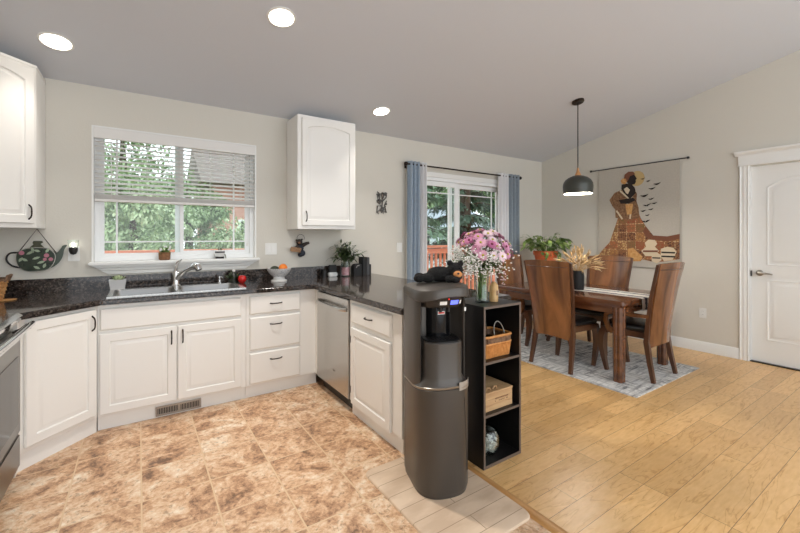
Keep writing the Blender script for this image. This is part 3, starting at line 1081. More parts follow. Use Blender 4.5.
# ------------------------------------------------------------------ pendant
PX, PY = 4.165, 2.55
t = thing('pendant_lamp', 'dark pendant lamp with wooden neck hanging over the dining table', 'lamp', (PX, PY, 1.85))
cz = ceil_z(PY)
cn = MB()
cn.lathe([(0, 0), (0.065, 0), (0.065, -0.018), (0.058, -0.026), (0, -0.027)], n=28)
bmesh.ops.rotate(cn.bm, verts=cn.bm.verts[:], cent=(0, 0, 0), matrix=Matrix.Rotation(TILT, 3, 'X'))
bmesh.ops.translate(cn.bm, verts=cn.bm.verts[:], vec=(PX, PY, cz))
cn.build('canopy', 'bronze', t)
MB().tube([(PX, PY, cz - 0.02), (PX, PY, 2.14)], 0.006, 8).build('cord', 'black', t)
MB().lathe([(0.010, 2.145), (0.012, 2.13), (0.018, 2.10), (0.034, 2.065), (0.036, 2.058), (0, 2.056)], (PX, PY, 0), 20).build('neck', wood('pale_oak', (182, 128, 78), (206, 152, 100), 0.4, 'z'), t)
prof_o = [(0.030, 2.060), (0.06, 2.052), (0.105, 2.032), (0.138, 2.004), (0.156, 1.97), (0.161, 1.935), (0.159, 1.89), (0.153, 1.850)]
sh = MB()
rings = prof_o + [(r - 0.003, z) for r, z in reversed(prof_o)]
for i, (r, z) in enumerate(rings[:-1]):
    sh.mi = 0 if i < len(prof_o) - 1 else 1
    sh.lathe([rings[i], rings[i + 1]], (PX, PY, 0), 40, False, False)
bmesh.ops.remove_doubles(sh.bm, verts=sh.bm.verts[:], dist=1e-5)
sh.build('shade', [mat('shade_slate', (66, 68, 63), 0.35, 0.3), mat('shade_inside', (240, 238, 230), 0.6)], t)
MB().lathe([(0.012, 2.05), (0.014, 2.01), (0.03, 1.97), (0.032, 1.945), (0.02, 1.92), (0, 1.913)], (PX, PY, 0), 16).build('bulb', 'pendbulb', t)
ld = bpy.data.lights.new('pendant_light', 'POINT')
ld.energy = 14
ld.color = WARM
ld.shadow_soft_size = 0.04
lo = bpy.data.objects.new('pendant_light', ld)
lo.location = (0, 0, 0.04)
COL.objects.link(lo)
lo.parent = t

# ------------------------------------------------------------------ curtains
ROD_Y = YB - 0.095
t = thing('curtain_rod', 'dark metal curtain rod with ball ends above the sliding door', 'curtain rod', (3.8, ROD_Y, 2.25))
MB().tube([(2.755, ROD_Y, 2.262), (4.86, ROD_Y, 2.262)], 0.010, 10).build('pole', 'bronze', t)
for x in (2.735, 4.88):
    MB().ball((x, ROD_Y, 2.262), 0.026).build('finial', 'bronze', t)
for x in (2.79, 4.83):
    k = MB()
    k.tube([(x, ROD_Y, 2.262), (x, YB, 2.262)], 0.007, 8)
    k.box(x - 0.015, x + 0.015, YB - 0.006, YB, 2.22, 2.30)
    k.build('bracket', 'bronze', t)
def curtain(x0, x1, m_, label, folds, amp=0.035):
    mb = MB()
    n = folds * 10
    top, bot = [], []
    for side in (0, 1):
        pass
    front, back = [], []
    rings = []
    for z in (2.30, 2.262, 2.0, 1.5, 1.0, 0.5, 0.03):
        f, b = [], []
        w = 1 + 0.05 * (2.3 - z) / 2.3
        for i in range(n + 1):
            s = i / n
            x = (x0 + x1) / 2 + (s - 0.5) * (x1 - x0) * w
            y = ROD_Y + amp * math.sin(2 * math.pi * folds * s + 0.6 * math.sin(z * 2 + x0 * 9) * (2.3 - z) * 0.3)
            f.append((x, y - 0.0018, z))
            b.append((x, y + 0.0018, z))
        rings.append(f + b[::-1])
    mb.loft(rings)
    o = mb.build('curtain', m_, ang=80)
    return tag(o, label, 'curtain', 'patio door curtains')
curtain(2.765, 2.935, 'blue', 'pale blue curtain panel left of the sliding door', 3)
curtain(2.955, 3.045, 'white_cloth', 'narrow white curtain panel beside the left blue curtain', 2)
curtain(4.40, 4.585, 'white_cloth', 'wide white curtain panel on the right side of the sliding door', 3)
curtain(4.605, 4.835, 'slate', 'grey blue curtain panel at the far right end of the rod', 3)

# ------------------------------------------------------------------ wall plates
def plate_back(x, z, w, h, label, n, name='light_switch'):
    t = thing(name, label, 'switch', (x, YB, z))
    MB().box(x - w / 2, x + w / 2, YB - 0.006, YB - 0.0005, z - h / 2, z + h / 2).build('plate', 'plate', t, bevel=0.002)
    for i in range(n):
        xx = x + (i - (n - 1) / 2) * 0.046
        MB().box(xx - 0.016, xx + 0.016, YB - 0.009, YB - 0.0055, z - 0.033, z + 0.033).build('rocker', 'trim', t, bevel=0.0015)
plate_back(1.12, 1.235, 0.118, 0.118, 'white double rocker switch plate between sink window and upper cabinet', 2)
plate_back(2.70, 1.225, 0.075, 0.118, 'white single switch plate next to the left curtain', 1)
t = thing('wall_outlet', 'white outlet on the dining wall between tapestry and door', 'outlet', (XR, 1.815, 0.456))
MB().box(XR - 0.006, XR - 0.0005, 1.815 - 0.036, 1.815 + 0.036, 0.398, 0.514).build('plate', 'plate', t, bevel=0.002)
for z in (0.436, 0.476):
    s = MB().prism([(1.815 + 0.017 * math.cos(a), z + 0.014 * math.sin(a)) for a in [k * math.pi / 8 for k in range(16)]], 'x', XR - 0.0085, XR - 0.0055).build('socket', 'plate', t)
    k = MB()
    for dy in (-0.006, 0.006):
        k.box(XR - 0.009, XR - 0.0083, 1.815 + dy - 0.001, 1.815 + dy + 0.001, z - 0.003, z + 0.006)
    k.build('slot', 'black', s)
t = thing('wall_outlet', 'white outlet on the kitchen wall with a lit night light plugged in', 'outlet', (-0.43, YB, 1.2))
MB().box(-0.466, -0.394, YB - 0.006, YB - 0.0005, 1.165, 1.281).build('plate', 'plate', t, bevel=0.002)
MB().prism([(-0.43 + 0.017 * math.cos(a), 1.197 + 0.014 * math.sin(a)) for a in [k * math.pi / 8 for k in range(16)]], 'y', YB - 0.0085, YB - 0.0055).build('socket', 'plate', t)
t = thing('night_light', 'small glowing night light with black base in the outlet under the teapot ornament', 'night light', (-0.43, YB - 0.008, 1.25))
MB().lathe([(0.0, 1.215), (0.018, 1.222), (0.028, 1.245), (0.029, 1.275), (0, 1.276)], (-0.43, YB - 0.032, 0), 16, sy=0.7).build('base', 'black', t)
MB().lathe([(0.030, 1.276), (0.034, 1.30), (0.036, 1.335)], (-0.43, YB - 0.034, 0), 18, False, False, sy=0.7).build('shade', 'clear', t)
MB().lathe([(0.0, 1.278), (0.009, 1.284), (0.010, 1.30), (0.006, 1.312), (0, 1.314)], (-0.43, YB - 0.033, 0), 12).build('bulb', 'nlglow', t)

# ------------------------------------------------------------------ stained-glass teapot
t = thing('teapot_ornament', 'stained glass teapot ornament hanging by a chain below the upper corner cabinet', 'wall ornament', (-0.645, YB - 0.02, 1.1))
TX, TZ, TYY = -0.645, 1.185, YB - 0.02
def smooth(pts, k=5, closed=True):
    out = []
    n = len(pts)
    for i in range(n if closed else n - 1):
        p = [Vector(pts[(i + j) % n] if closed else pts[min(max(i + j, 0), n - 1)]) for j in (-1, 0, 1, 2)]
        for q in range(k):
            t_ = q / k
            v = 0.5 * ((2 * p[1]) + (p[2] - p[0]) * t_ + (2 * p[0] - 5 * p[1] + 4 * p[2] - p[3]) * t_ * t_ + (3 * p[1] - p[0] - 3 * p[2] + p[3]) * t_ ** 3)
            out.append(tuple(v))
    if not closed:
        out.append(tuple(pts[-1]))
    return out
def ell(cx, cz, rx, rz, a0=0, a1=360, n=32):
    return [(cx + rx * math.cos(R(a0 + (a1 - a0) * k / n)), cz + rz * math.sin(R(a0 + (a1 - a0) * k / n))) for k in range(n + (0 if a1 - a0 >= 360 else 1))]
body = [(-0.113, 0.045), (-0.09, 0.07), (-0.045, 0.088), (0.045, 0.088), (0.085, 0.065), (0.105, 0.03), (0.10, -0.02), (0.075, -0.065), (0.03, -0.088), (-0.05, -0.088), (-0.095, -0.06), (-0.115, -0.01)]
body = smooth(body)
mb = MB()
mb.prism([(TX + x, TZ + z) for x, z in body], 'y', TYY - 0.003, TYY + 0.003)
mb.build('body', mat('dark_green_glass', (22, 38, 28), 0.12, c2=(34, 52, 38), scale=30), t)
sp = smooth([(0.07, -0.062), (0.085, 0.055), (0.115, 0.05), (0.138, 0.082), (0.150, 0.104), (0.176, 0.108), (0.160, 0.075), (0.145, 0.005), (0.112, -0.045)], 4)
MB().prism([(TX + x, TZ + z) for x, z in sp], 'y', TYY - 0.0022, TYY + 0.0022).build('spout', mat('moss_glass', (52, 66, 54), 0.15), t)
MB().prism([(TX + x, TZ + z) for x, z in [(-0.045, 0.088), (0.045, 0.088), (0.02, 0.118), (0.035, 0.130), (0.03, 0.142), (-0.02, 0.142), (-0.025, 0.128), (-0.02, 0.115)]], 'y', TYY - 0.003, TYY + 0.003).build('lid', mat('olive_glass', (60, 62, 40), 0.15), t)
MB().tube(smooth([(TX - 0.10, TYY, TZ + 0.055), (TX - 0.15, TYY, TZ + 0.05), (TX - 0.168, TYY, TZ + 0.005), (TX - 0.14, TYY, TZ - 0.04), (TX - 0.09, TYY, TZ - 0.06)], 5, False), 0.006, 8).build('handle', 'blackm', t)
lf = MB()
for (x, z, a, l) in ((-0.06, 0.04, 30, 0.05), (-0.02, 0.05, 100, 0.045), (0.02, 0.02, 200, 0.05), (-0.05, -0.01, 150, 0.045), (0.0, -0.03, 20, 0.05), (0.05, 0.05, 60, 0.04), (-0.02, -0.05, 330, 0.045), (0.05, -0.03, 250, 0.04), (-0.08, 0.02, 240, 0.04), (0.02, 0.06, 160, 0.04)):
    c, s_ = math.cos(R(a)), math.sin(R(a))
    pts = [(TX + x + c * l * k - s_ * w, TZ + z + s_ * l * k + c * w) for k, w in ((0, 0), (0.35, 0.009), (0.7, 0.008), (1, 0), (0.7, -0.008), (0.35, -0.009))]
    lf.prism(pts, 'y', TYY - 0.0045, TYY + 0.0045)
lf.build('leaf_pattern', mat('pale_green_glass', (150, 166, 140), 0.2), t)
fl = MB()
for x, z, r in ((0.055, 0.03, 0.016), (0.08, 0.0, 0.014), (0.045, 0.0, 0.012), (-0.085, 0.052, 0.016)):
    fl.prism(ell(TX + x, TZ + z, r, r, n=12), 'y', TYY - 0.005, TYY + 0.005)
fl.build('flower_pattern', mat('pink_glass', (176, 110, 126), 0.2), t)
ch = MB()
ch.tube([(TX - 0.095, TYY, TZ + 0.07), (TX, TYY, 1.418), (TX + 0.115, TYY, TZ + 0.04)], 0.003, 6)
ch.build('chain', 'bronze', t)
wr_ = MB()
wr_.tube([(TX + x, TYY, TZ + z) for x, z in body + body[:1]], 0.0035, 6)
wr_.build('lead_rim', 'nickel', t)

# ------------------------------------------------------------------ bear hook ornament
t = thing('bear_ornament', 'carved dark bear with tan basket hanging by a wire loop under the upper cabinet', 'wall ornament', (1.415, YB - 0.03, 1.14))
BX, BY = 1.42, YB - 0.028
mb = MB()
mb.ball((BX + 0.0, BY, 1.235), 0.042, (0.85, 0.45, 1.15))
mb.ball((BX + 0.022, BY, 1.185), 0.034, (1.0, 0.5, 1.0))
mb.ball((BX + 0.0, BY - 0.004, 1.165), 0.026, (1.0, 0.6, 0.8))
mb.build('overalls', mat('navy_paint', (40, 44, 56), 0.6), t)
mb = MB()
mb.ball((BX - 0.012, BY - 0.004, 1.302), 0.034, (1.0, 0.6, 0.95))
mb.ball((BX - 0.04, BY, 1.322), 0.011)
mb.ball((BX + 0.016, BY, 1.328), 0.011)
mb.tube([(BX + 0.02, BY, 1.262), (BX + 0.06, BY, 1.285), (BX + 0.095, BY, 1.295)], [0.022, 0.018, 0.013], 10)
mb.tube([(BX - 0.02, BY - 0.004, 1.262), (BX - 0.06, BY - 0.012, 1.24)], [0.018, 0.013], 10)
mb.build('body', mat('bear_brown', (52, 42, 36), 0.7), t)
MB().ball((BX - 0.022, BY - 0.026, 1.295), 0.013, (1.1, 0.8, 0.8)).build('muzzle', mat('muzzle_tan', (150, 108, 82), 0.7), t)
MB().prism([(BX - 0.115, 1.215), (BX - 0.105, 1.255), (BX - 0.085, 1.25), (BX - 0.02, 1.245), (BX + 0.0, 1.235), (BX - 0.012, 1.19), (BX - 0.06, 1.20), (BX - 0.10, 1.205)], 'y', BY - 0.034, BY - 0.012).build('basket', mat('bark_tan', (176, 140, 104), 0.8, c2=(130, 96, 70), scale=70), t)
MB().tube([(BX + 0.004 + 0.04 * math.cos(R(a)), BY, 1.345 + 0.038 * math.sin(R(a))) for a in range(-30, 225, 15)], 0.002, 6).build('wire_loop', 'bronze', t)

# ------------------------------------------------------------------ metal scroll wall art
mb = MB()
ax, az = 2.36, 1.63
rnd = random.Random(3)
def W2(x, z):
    return (ax + x * 0.155, YB - 0.012, az + z * 0.275)
for pts in ([(0.1, 0.98), (0.35, 0.85), (0.3, 0.65), (0.55, 0.55), (0.9, 0.75), (0.95, 0.95)], [(0.05, 0.05), (0.1, 0.35), (0.45, 0.4), (0.5, 0.15), (0.95, 0.1)],
            [(0.5, 0.05), (0.55, 0.5), (0.5, 0.95)], [(0.05, 0.55), (0.3, 0.45), (0.65, 0.75), (0.7, 0.95)], [(0.9, 0.1), (0.75, 0.4), (0.95, 0.6)], [(0.1, 0.1), (0.35, 0.2), (0.85, 0.35)], [(0.08, 0.9), (0.12, 0.7), (0.4, 0.9)]):
    mb.tube([W2(*p) for p in pts], 0.0075, 6)
for i in range(20):
    x, z = rnd.uniform(0.1, 0.9), rnd.uniform(0.04, 0.96)
    a, l, w = rnd.uniform(0, 6.28), rnd.uniform(0.03, 0.055), rnd.uniform(0.008, 0.014)
    c = W2(x, z)
    pts = [(c[0] + math.cos(a) * l * k - math.sin(a) * q * w, c[2] + math.sin(a) * l * k + math.cos(a) * q * w) for k, q in ((-0.5, 0), (-0.1, 1), (0.5, 0), (-0.1, -1))]
    mb.prism(pts, 'y', YB - 0.018, YB - 0.010)
for p in (W2(0.3, 0.8), W2(0.6, 0.3)):
    mb.tube([p, (p[0], YB, p[2])], 0.004, 6)
tag(mb.build('wall_art', mat('pewter', (98, 94, 90), 0.4, 0.6)), 'small pewter scrollwork panel on the wall right of the upper cabinet', 'wall art')

# ------------------------------------------------------------------ objects on the counter
Z = CT1
# basket at the left edge
t = thing('wicker_basket', 'woven wicker basket with handle on the counter at the far left corner', 'basket', (-0.90, 3.70, Z))
mb = MB()
for i in range(11):
    z = Z + 0.008 + i * 0.0125
    r = 0.125 + 0.025 * i / 10
    mb.tube([(-0.90 + (r + 0.004 * (-1) ** (k + i)) * math.cos(2 * math.pi * k / 28), 3.70 + (r + 0.004 * (-1) ** (k + i)) * math.sin(2 * math.pi * k / 28), z) for k in range(29)], 0.0075, 6)
mb.lathe([(0.0, 0.002), (0.118, 0.002), (0.138, 0.135), (0.132, 0.135), (0.112, 0.01), (0, 0.01)], (-0.90, 3.70, Z), 24)
mb.build('body', 'wicker', t)
MB().tube([(-0.90 + 0.15 * math.cos(R(a)), 3.70 - 0.15 * math.sin(R(a)), Z + 0.142) for a in range(0, 361, 15)], 0.011, 8).build('rim', 'wickerd', t)
MB().tube([(-0.90 + 0.15, 3.66, Z + 0.13), (-0.90 + 0.165, 3.66, Z + 0.17), (-0.90 + 0.165, 3.75, Z + 0.17), (-0.90 + 0.15, 3.75, Z + 0.13)], 0.008, 8).build('handle', 'wickerd', t)
wt = MB()
wt.lathe([(0.0, 0), (0.055, 0.0), (0.06, 0.006), (0.0, 0.008)], (-0.755, 3.69, Z), 24)
tag(wt.build('coaster', 'wicker'), 'round woven coaster lying on the counter beside the wicker basket', 'coaster')

def succ(cx, cy, z, r, n, m_name, seed, L=0.06, w=0.02, spread=1.0, parent=None):
    rnd = random.Random(seed)
    mb = MB()
    for i in range(n):
        a = i * 2.4 + rnd.uniform(-0.3, 0.3)
        el = rnd.uniform(0.25, 1.4)
        d = (math.cos(a) * math.cos(el) * spread, math.sin(a) * math.cos(el) * spread, math.sin(el))
        b = (cx + rnd.uniform(-r, r) * 0.5, cy + rnd.uniform(-r, r) * 0.5, z)
        mb.leaf(b, d, L * rnd.uniform(0.7, 1.2), w, curl=rnd.uniform(0, 0.5))
    return mb.build('foliage', m_name, parent)

# white square pot with succulent by the sink
px, py = -0.143, 3.965
t = thing('succulent_pot', 'light grey square pot with pale succulent on the counter left of the sink', 'potted plant', (px, py, Z))
py -= 0.035
mb = MB()
sq = lambda h, z: [(px - h, py - h * 0.8, z), (px + h, py - h * 0.8, z), (px + h, py + h * 0.8, z), (px - h, py + h * 0.8, z)]
mb.loft([sq(0.047, Z), sq(0.058, Z + 0.085), sq(0.054, Z + 0.085), sq(0.05, Z + 0.07)])
mb.build('pot', 'grey_cer', t, bevel=0.002)
succ(px, py, Z + 0.07, 0.05, 34, mat('pale_succulent', (176, 190, 150), 0.6), 5, 0.05, 0.02, parent=t)

# two sill pots
t = thing('sill_plant', 'small brown wrapped pot with white flowers on the window sill, left one', 'potted plant', (0.19, YB - 0.01, 1.152))
MB().lathe([(0.034, 0), (0.044, 0.008), (0.047, 0.068), (0.042, 0.07), (0.04, 0.058), (0, 0.058)], (0.19, YB - 0.01, 1.152), 18).build('pot', mat('burlap', (150, 108, 76), 0.9, c2=(120, 84, 58), scale=60), t)
succ(0.19, YB - 0.01, 1.208, 0.05, 40, 'leaf', 8, 0.06, 0.018, parent=t)
mb = MB()
rnd = random.Random(4)
for i in range(16):
    mb.ball((0.19 + rnd.uniform(-0.05, 0.05), YB - 0.01 + rnd.uniform(-0.04, 0.04), 1.24 + rnd.uniform(-0.01, 0.035)), 0.010, sub=1)
mb.build('flowers', 'white_cer', t)
t = thing('sill_plant', 'small black and white pot with sprig on the window sill, right one', 'potted plant', (0.64, YB - 0.01, 1.152))
MB().lathe([(0.038, 0), (0.040, 0.018), (0.039, 0.0185), (0, 0.0185)], (0.64, YB - 0.01, 1.152), 18).build('base_band', 'black', t)
MB().lathe([(0.039, 0.0185), (0.043, 0.025), (0.043, 0.075), (0.036, 0.08), (0.033, 0.07), (0, 0.07)], (0.64, YB - 0.01, 1.152), 18).build('pot', 'white_cer', t)
MB().lathe([(0.0436, 0.055), (0.0436, 0.068)], (0.64, YB - 0.01, 1.152), 18, False, False).build('dark_band', 'black', t)
succ(0.64, YB - 0.01, 1.22, 0.03, 14, 'leafd', 9, 0.05, 0.012, parent=t)
MB().tube([(0.672, YB - 0.02, 1.20), (0.685, YB - 0.03, 1.185), (0.688, YB - 0.035, 1.155)], 0.004, 6).build('trailing_stem', 'leafd', t)

# dark leafy figurine with red apple
t = thing('leafy_figurine', 'dark leafy ornament with a pale finial beside a red apple, right of sink', 'figurine', (0.74, 3.90, Z))
succ(0.74, 3.90, Z + 0.03, 0.05, 40, 'leafd', 14, 0.075, 0.032, parent=t)
MB().lathe([(0.0, 0), (0.045, 0), (0.05, 0.02), (0.036, 0.05), (0.026, 0.085), (0.012, 0.10), (0, 0.102)], (0.74, 3.90, Z), 16).build('body', mat('dark_green_glaze', (32, 38, 32), 0.3), t)
MB().lathe([(0.006, 0.10), (0.014, 0.108), (0.016, 0.118), (0.008, 0.128), (0, 0.13)], (0.74, 3.90, Z), 14).build('finial', 'white_cer', t)
t = thing('red_apple', 'shiny red apple resting against the dark leafy ornament', 'apple', (0.80, 3.845, Z))
mb = MB()
mb.lathe([(0, 0.006), (0.018, 0.0), (0.034, 0.02), (0.038, 0.045), (0.030, 0.066), (0.014, 0.071), (0, 0.062)], (0.803, 3.845, Z), 22)
mb.build('flesh', 'red', t)
MB().tube([(0.803, 3.845, Z + 0.06), (0.806, 3.843, Z + 0.082)], 0.002, 6).build('stem', 'bark', t)

# pedestal fruit bowl
bx, by = 1.135, 3.80
t = thing('fruit_bowl', 'white pedestal bowl holding fruit on the counter below the switch plate', 'bowl', (bx, by, Z))
MB().lathe([(0, 0), (0.075, 0), (0.076, 0.012), (0.055, 0.022), (0.05, 0.045)], (bx, by, Z), 28, cap1=False).build('foot', 'white_cer', t)
mb = MB()
mb.lathe([(0, 0.045), (0.052, 0.045), (0.085, 0.07), (0.112, 0.115), (0.116, 0.128), (0.112, 0.128), (0.105, 0.113), (0.078, 0.074), (0.045, 0.055), (0, 0.053)], (bx, by, Z), 32)
mb.build('dish', mat('speckled_ceramic', (224, 222, 220), 0.25, c2=(170, 172, 180), scale=90, lo=0.55, hi=0.62), t)
tag(MB().ball((bx + 0.03, by - 0.03, Z + 0.128), 0.042, sub=3).build('orange', 'orange'), 'ripe orange lying in the white pedestal bowl', 'orange')
tag(MB().ball((bx - 0.045, by - 0.01, Z + 0.118), 0.04, (1.1, 0.9, 0.85), 3).build('avocado', mat('avocado_skin', (44, 52, 34), 0.5, bump=0.3, bscale=120)), 'dark green avocado beside the orange in the bowl', 'avocado')

# small black tin, white clock, vase with cutting, black holder and speaker
t = thing('black_mug', 'small black mug on the counter left of the white radio', 'mug', (1.665, 3.955, Z))
MB().lathe([(0, 0), (0.036, 0), (0.038, 0.075), (0.034, 0.075), (0.032, 0.01), (0, 0.01)], (1.665, 3.955, Z), 22).build('cup', 'black', t)
MB().tube([(1.63, 3.945, Z + 0.06), (1.61, 3.935, Z + 0.055), (1.61, 3.935, Z + 0.025), (1.63, 3.945, Z + 0.018)], 0.005, 8).build('handle', 'black', t)
t = thing('table_clock', 'small black and white clock radio standing left of the pink vase', 'clock', (1.76, 3.935, Z))
MB().box(1.71, 1.81, 3.915, 3.965, Z, Z + 0.045).build('base', 'white_cer', t, bevel=0.008)
MB().loft([[(1.715, 3.925, Z + 0.045), (1.805, 3.925, Z + 0.045), (1.805, 3.965, Z + 0.045), (1.715, 3.965, Z + 0.045)], [(1.723, 3.94, Z + 0.125), (1.807, 3.94, Z + 0.125), (1.807, 3.968, Z + 0.125), (1.723, 3.968, Z + 0.125)]]).build('screen', 'blackm', t, bevel=0.004)

vx, vy = 1.89, 3.885
t = thing('leafy_vase', 'clear glass vase of pink water with dark leafy cuttings on the counter', 'vase', (vx, vy, Z))
MB().lathe([(0, 0), (0.05, 0), (0.052, 0.02), (0.052, 0.16), (0.049, 0.16), (0.048, 0.012), (0, 0.012)], (vx, vy, Z), 26).build('glass', 'clear', t)
MB().lathe([(0, 0.013), (0.047, 0.013), (0.047, 0.10), (0, 0.10)], (vx, vy, Z), 24).build('pink_water', mat('pink_beads', (226, 150, 166), 0.3, c2=(236, 178, 190), scale=70), t)
rnd = random.Random(21)
st = MB()
lf = MB()
for i in range(34):
    a = rnd.uniform(0, 6.28)
    sp_ = rnd.uniform(0.03, 0.22)
    h = rnd.uniform(0.06, 0.22) + (0.17 - sp_) * 0.3
    tip = Vector((vx + math.cos(a) * sp_, vy + math.sin(a) * sp_ * 0.4 - 0.03, Z + 0.15 + h))
    p0 = Vector((vx + rnd.uniform(-0.02, 0.02), vy + rnd.uniform(-0.02, 0.02), Z + 0.03))
    p1 = Vector((vx + math.cos(a) * sp_ * 0.25, vy + math.sin(a) * sp_ * 0.2, Z + 0.17))
    st.tube([p0, p1, (p1 + tip) / 2 + Vector((0, 0, 0.02)), tip], 0.0022, 5)
    for k in range(9):
        q = p1.lerp(tip, 0.25 + 0.75 * k / 8)
        aa = rnd.uniform(0, 6.28)
        lf.leaf(q, (math.cos(aa), math.sin(aa) * 0.6 - 0.2, rnd.uniform(-0.3, 0.7)), rnd.uniform(0.06, 0.10), 0.022, curl=rnd.uniform(0, 0.6))
st.build('stems', 'leafd', t)
lf.build('foliage', 'leafd', t)

t = thing('counter_holder', 'round-shouldered black holder between the pink vase and black speaker', 'holder', (2.030, 3.90, Z))
mb = MB()
mb.prism([(1.980, Z)] + [(1.980 + 0.05 - 0.05 * math.cos(R(a)), Z + 0.085 + 0.045 * math.sin(R(a))) for a in range(0, 91, 15)] + [(2.080, Z + 0.13), (2.080, Z)], 'y', 3.86, 3.94)
mb.build('body', 'blackm', t, bevel=0.004)
MB().tube([(2.005, 3.855, Z + 0.09), (2.020, 3.855, Z + 0.11), (2.045, 3.855, Z + 0.115)], 0.005, 6).build('trim', 'nickel', t)
t = thing('speaker', 'tall slim black speaker at the right end of the counter against the wall', 'speaker', (2.135, 3.92, Z))
MB().box(2.090, 2.140, 3.86, 3.96, Z, Z + 0.205).build('body', 'blackm', t, bevel=0.004)
MB().box(2.145, 2.180, 3.86, 3.95, Z, Z + 0.20).build('side_panel', mat('grey_grille', (78, 78, 80), 0.5, 0.3), t, bevel=0.004)
MB().box(2.140, 2.145, 3.87, 3.95, Z, Z + 0.19).build('joint', 'black', t)
MB().box(2.181, 2.207, 3.87, 3.95, Z, Z + 0.12).build('rear_block', 'blackm', t, bevel=0.004)

# ------------------------------------------------------------------ floor mat
def rrect(x0, x1, y0, y1, r, n=6):
    pts = []
    for cx, cy, a in ((x1 - r, y1 - r, 0), (x0 + r, y1 - r, 90), (x0 + r, y0 + r, 180), (x1 - r, y0 + r, 270)):
        for k in range(n + 1):
            th = R(a + 90 * k / n)
            pts.append((cx + r * math.cos(th), cy + r * math.sin(th)))
    return pts
mb = MB()
mb.loft([[(x, y, z) for x, y in rrect(1.068 + i, 1.592 - i, 1.20 + i, 1.972 - i, 0.05)] for i, z in ((0, 0.0), (0, 0.004), (0.004, 0.010), (0.012, 0.013))])
tag(mb.build('floor_mat', 'mat'), 'beige plank-patterned cushioned mat on the tile under the water cooler', 'mat')

# ------------------------------------------------------------------ water cooler
CX, CZ = 1.385, 0.013
t = thing('water_cooler', 'tall graphite water cooler with blue display at the end of the peninsula', 'water cooler', (CX, 1.67, CZ))
def dshape(hw, yb, ys, yf, z, n=20, rb=0.03):
    pts = []
    for k in range(5):
        a = R(180 - 90 * k / 4)
        pts.append((CX - hw + rb + rb * math.cos(a), yb - rb + rb * math.sin(a), z))
    for k in range(5):
        a = R(90 - 90 * k / 4)
        pts.append((CX + hw - rb + rb * math.cos(a), yb - rb + rb * math.sin(a), z))
    for k in range(n + 1):
        a = -math.pi * k / n
        c, s_ = math.cos(a), math.sin(a)
        p = 0.8
        pts.append((CX + hw * math.copysign(abs(c) ** p, c), ys + (ys - yf) * math.copysign(abs(s_) ** p, s_), z))
    return [(x, y, zz + (0.022 * max(0.0, (1.66 - y) / 0.16) if 0.5 < zz < 0.57 else 0)) for x, y, zz in pts]
HW, YBK, YS, YFR = 0.150, 1.83, 1.655, 1.502
mb = MB()
mb.loft([dshape(HW - 0.006, YBK, YS, YFR + 0.008, CZ), dshape(HW - 0.004, YBK, YS, YFR + 0.004, CZ + 0.02), dshape(HW, YBK, YS, YFR, CZ + 0.03), dshape(HW, YBK, YS, YFR, 0.548), dshape(HW - 0.006, YBK, YS, YFR + 0.006, 0.554)])
low = mb.build('lower_body', 'cooler', t)
mb = MB()
mb.loft([dshape(HW - 0.001, YBK, YS, YFR + 0.001, 0.554), dshape(HW + 0.001, YBK, YS, YFR - 0.001, 0.557), dshape(HW + 0.001, YBK, YS, YFR - 0.001, 0.564), dshape(HW - 0.002, YBK, YS, YFR + 0.002, 0.566)], False, False)
mb.build('trim_band', 'nickel', t)
# door seam lines on the lower body
mb = MB()
def front_pt(ang, off, z, hw=HW, ys=YS, yf=YFR):
    c, s_ = math.cos(R(ang)), math.sin(R(ang))
    p = 0.8
    x = CX + hw * math.copysign(abs(c) ** p, c)
    y = ys + (ys - yf) * math.copysign(abs(s_) ** p, s_)
    nrm = Vector((c / hw, s_ / (ys - yf), 0)).normalized()
    return (x + nrm.x * off, y + nrm.y * off, z)
mb.tube([front_pt(-58, 0.0005, 0.52), front_pt(-52, 0.0005, 0.33), front_pt(-44, 0.0005, 0.12)], 0.0018, 5)
mb.tube([front_pt(-28, 0.0005, 0.53), front_pt(-34, 0.0005, 0.33), front_pt(-42, 0.0005, 0.12)], 0.0018, 5)
mb.build('seam', 'coolerd', low)
# shoulder ramp between band and drip drum, drum
mb = MB()
dr2 = lambda hw, yf, z: dshape(hw, 1.72, 1.63, yf, z, rb=0.01)
mb.loft([dshape(HW - 0.003, 1.80, YS, YFR + 0.004, 0.564), dr2(0.122, YFR + 0.016, 0.605), dr2(0.110, YFR + 0.022, 0.625), dr2(0.110, YFR + 0.022, 0.80), dr2(0.106, YFR + 0.026, 0.806)])
mb.build('drip_drum', 'cooler', t)
mb = MB()
mb.loft([dr2(0.098, YFR + 0.036, 0.803), dr2(0.098, YFR + 0.036, 0.811), dr2(0.094, YFR + 0.04, 0.812)])
tray = mb.build('drip_tray', 'black', t)
mb = MB()
for i in range(9):
    x = CX - 0.07 + i * 0.0175
    mb.box(x - 0.002, x + 0.002, YFR + 0.07, 1.68, 0.811, 0.8145)
mb.build('grille', 'coolerd', tray)
# upper shell, U-shaped around the dispensing niche
mb = MB()
U = [(CX - HW + 0.004, YBK), (CX - HW, YBK - 0.02), (CX - HW, 1.65), (CX - HW + 0.010, 1.615), (CX - HW + 0.022, 1.595), (CX - HW + 0.028, 1.60), (CX - HW + 0.032, 1.64), (CX - 0.085, 1.69), (CX + 0.085, 1.69),
     (CX + HW - 0.032, 1.64), (CX + HW - 0.028, 1.60), (CX + HW - 0.022, 1.595), (CX + HW - 0.010, 1.615), (CX + HW, 1.65), (CX + HW, YBK - 0.02), (CX + HW - 0.004, YBK)]
mb.prism(U, 'z', 0.566, 1.045)
mb.build('upper_shell', 'cooler', t)
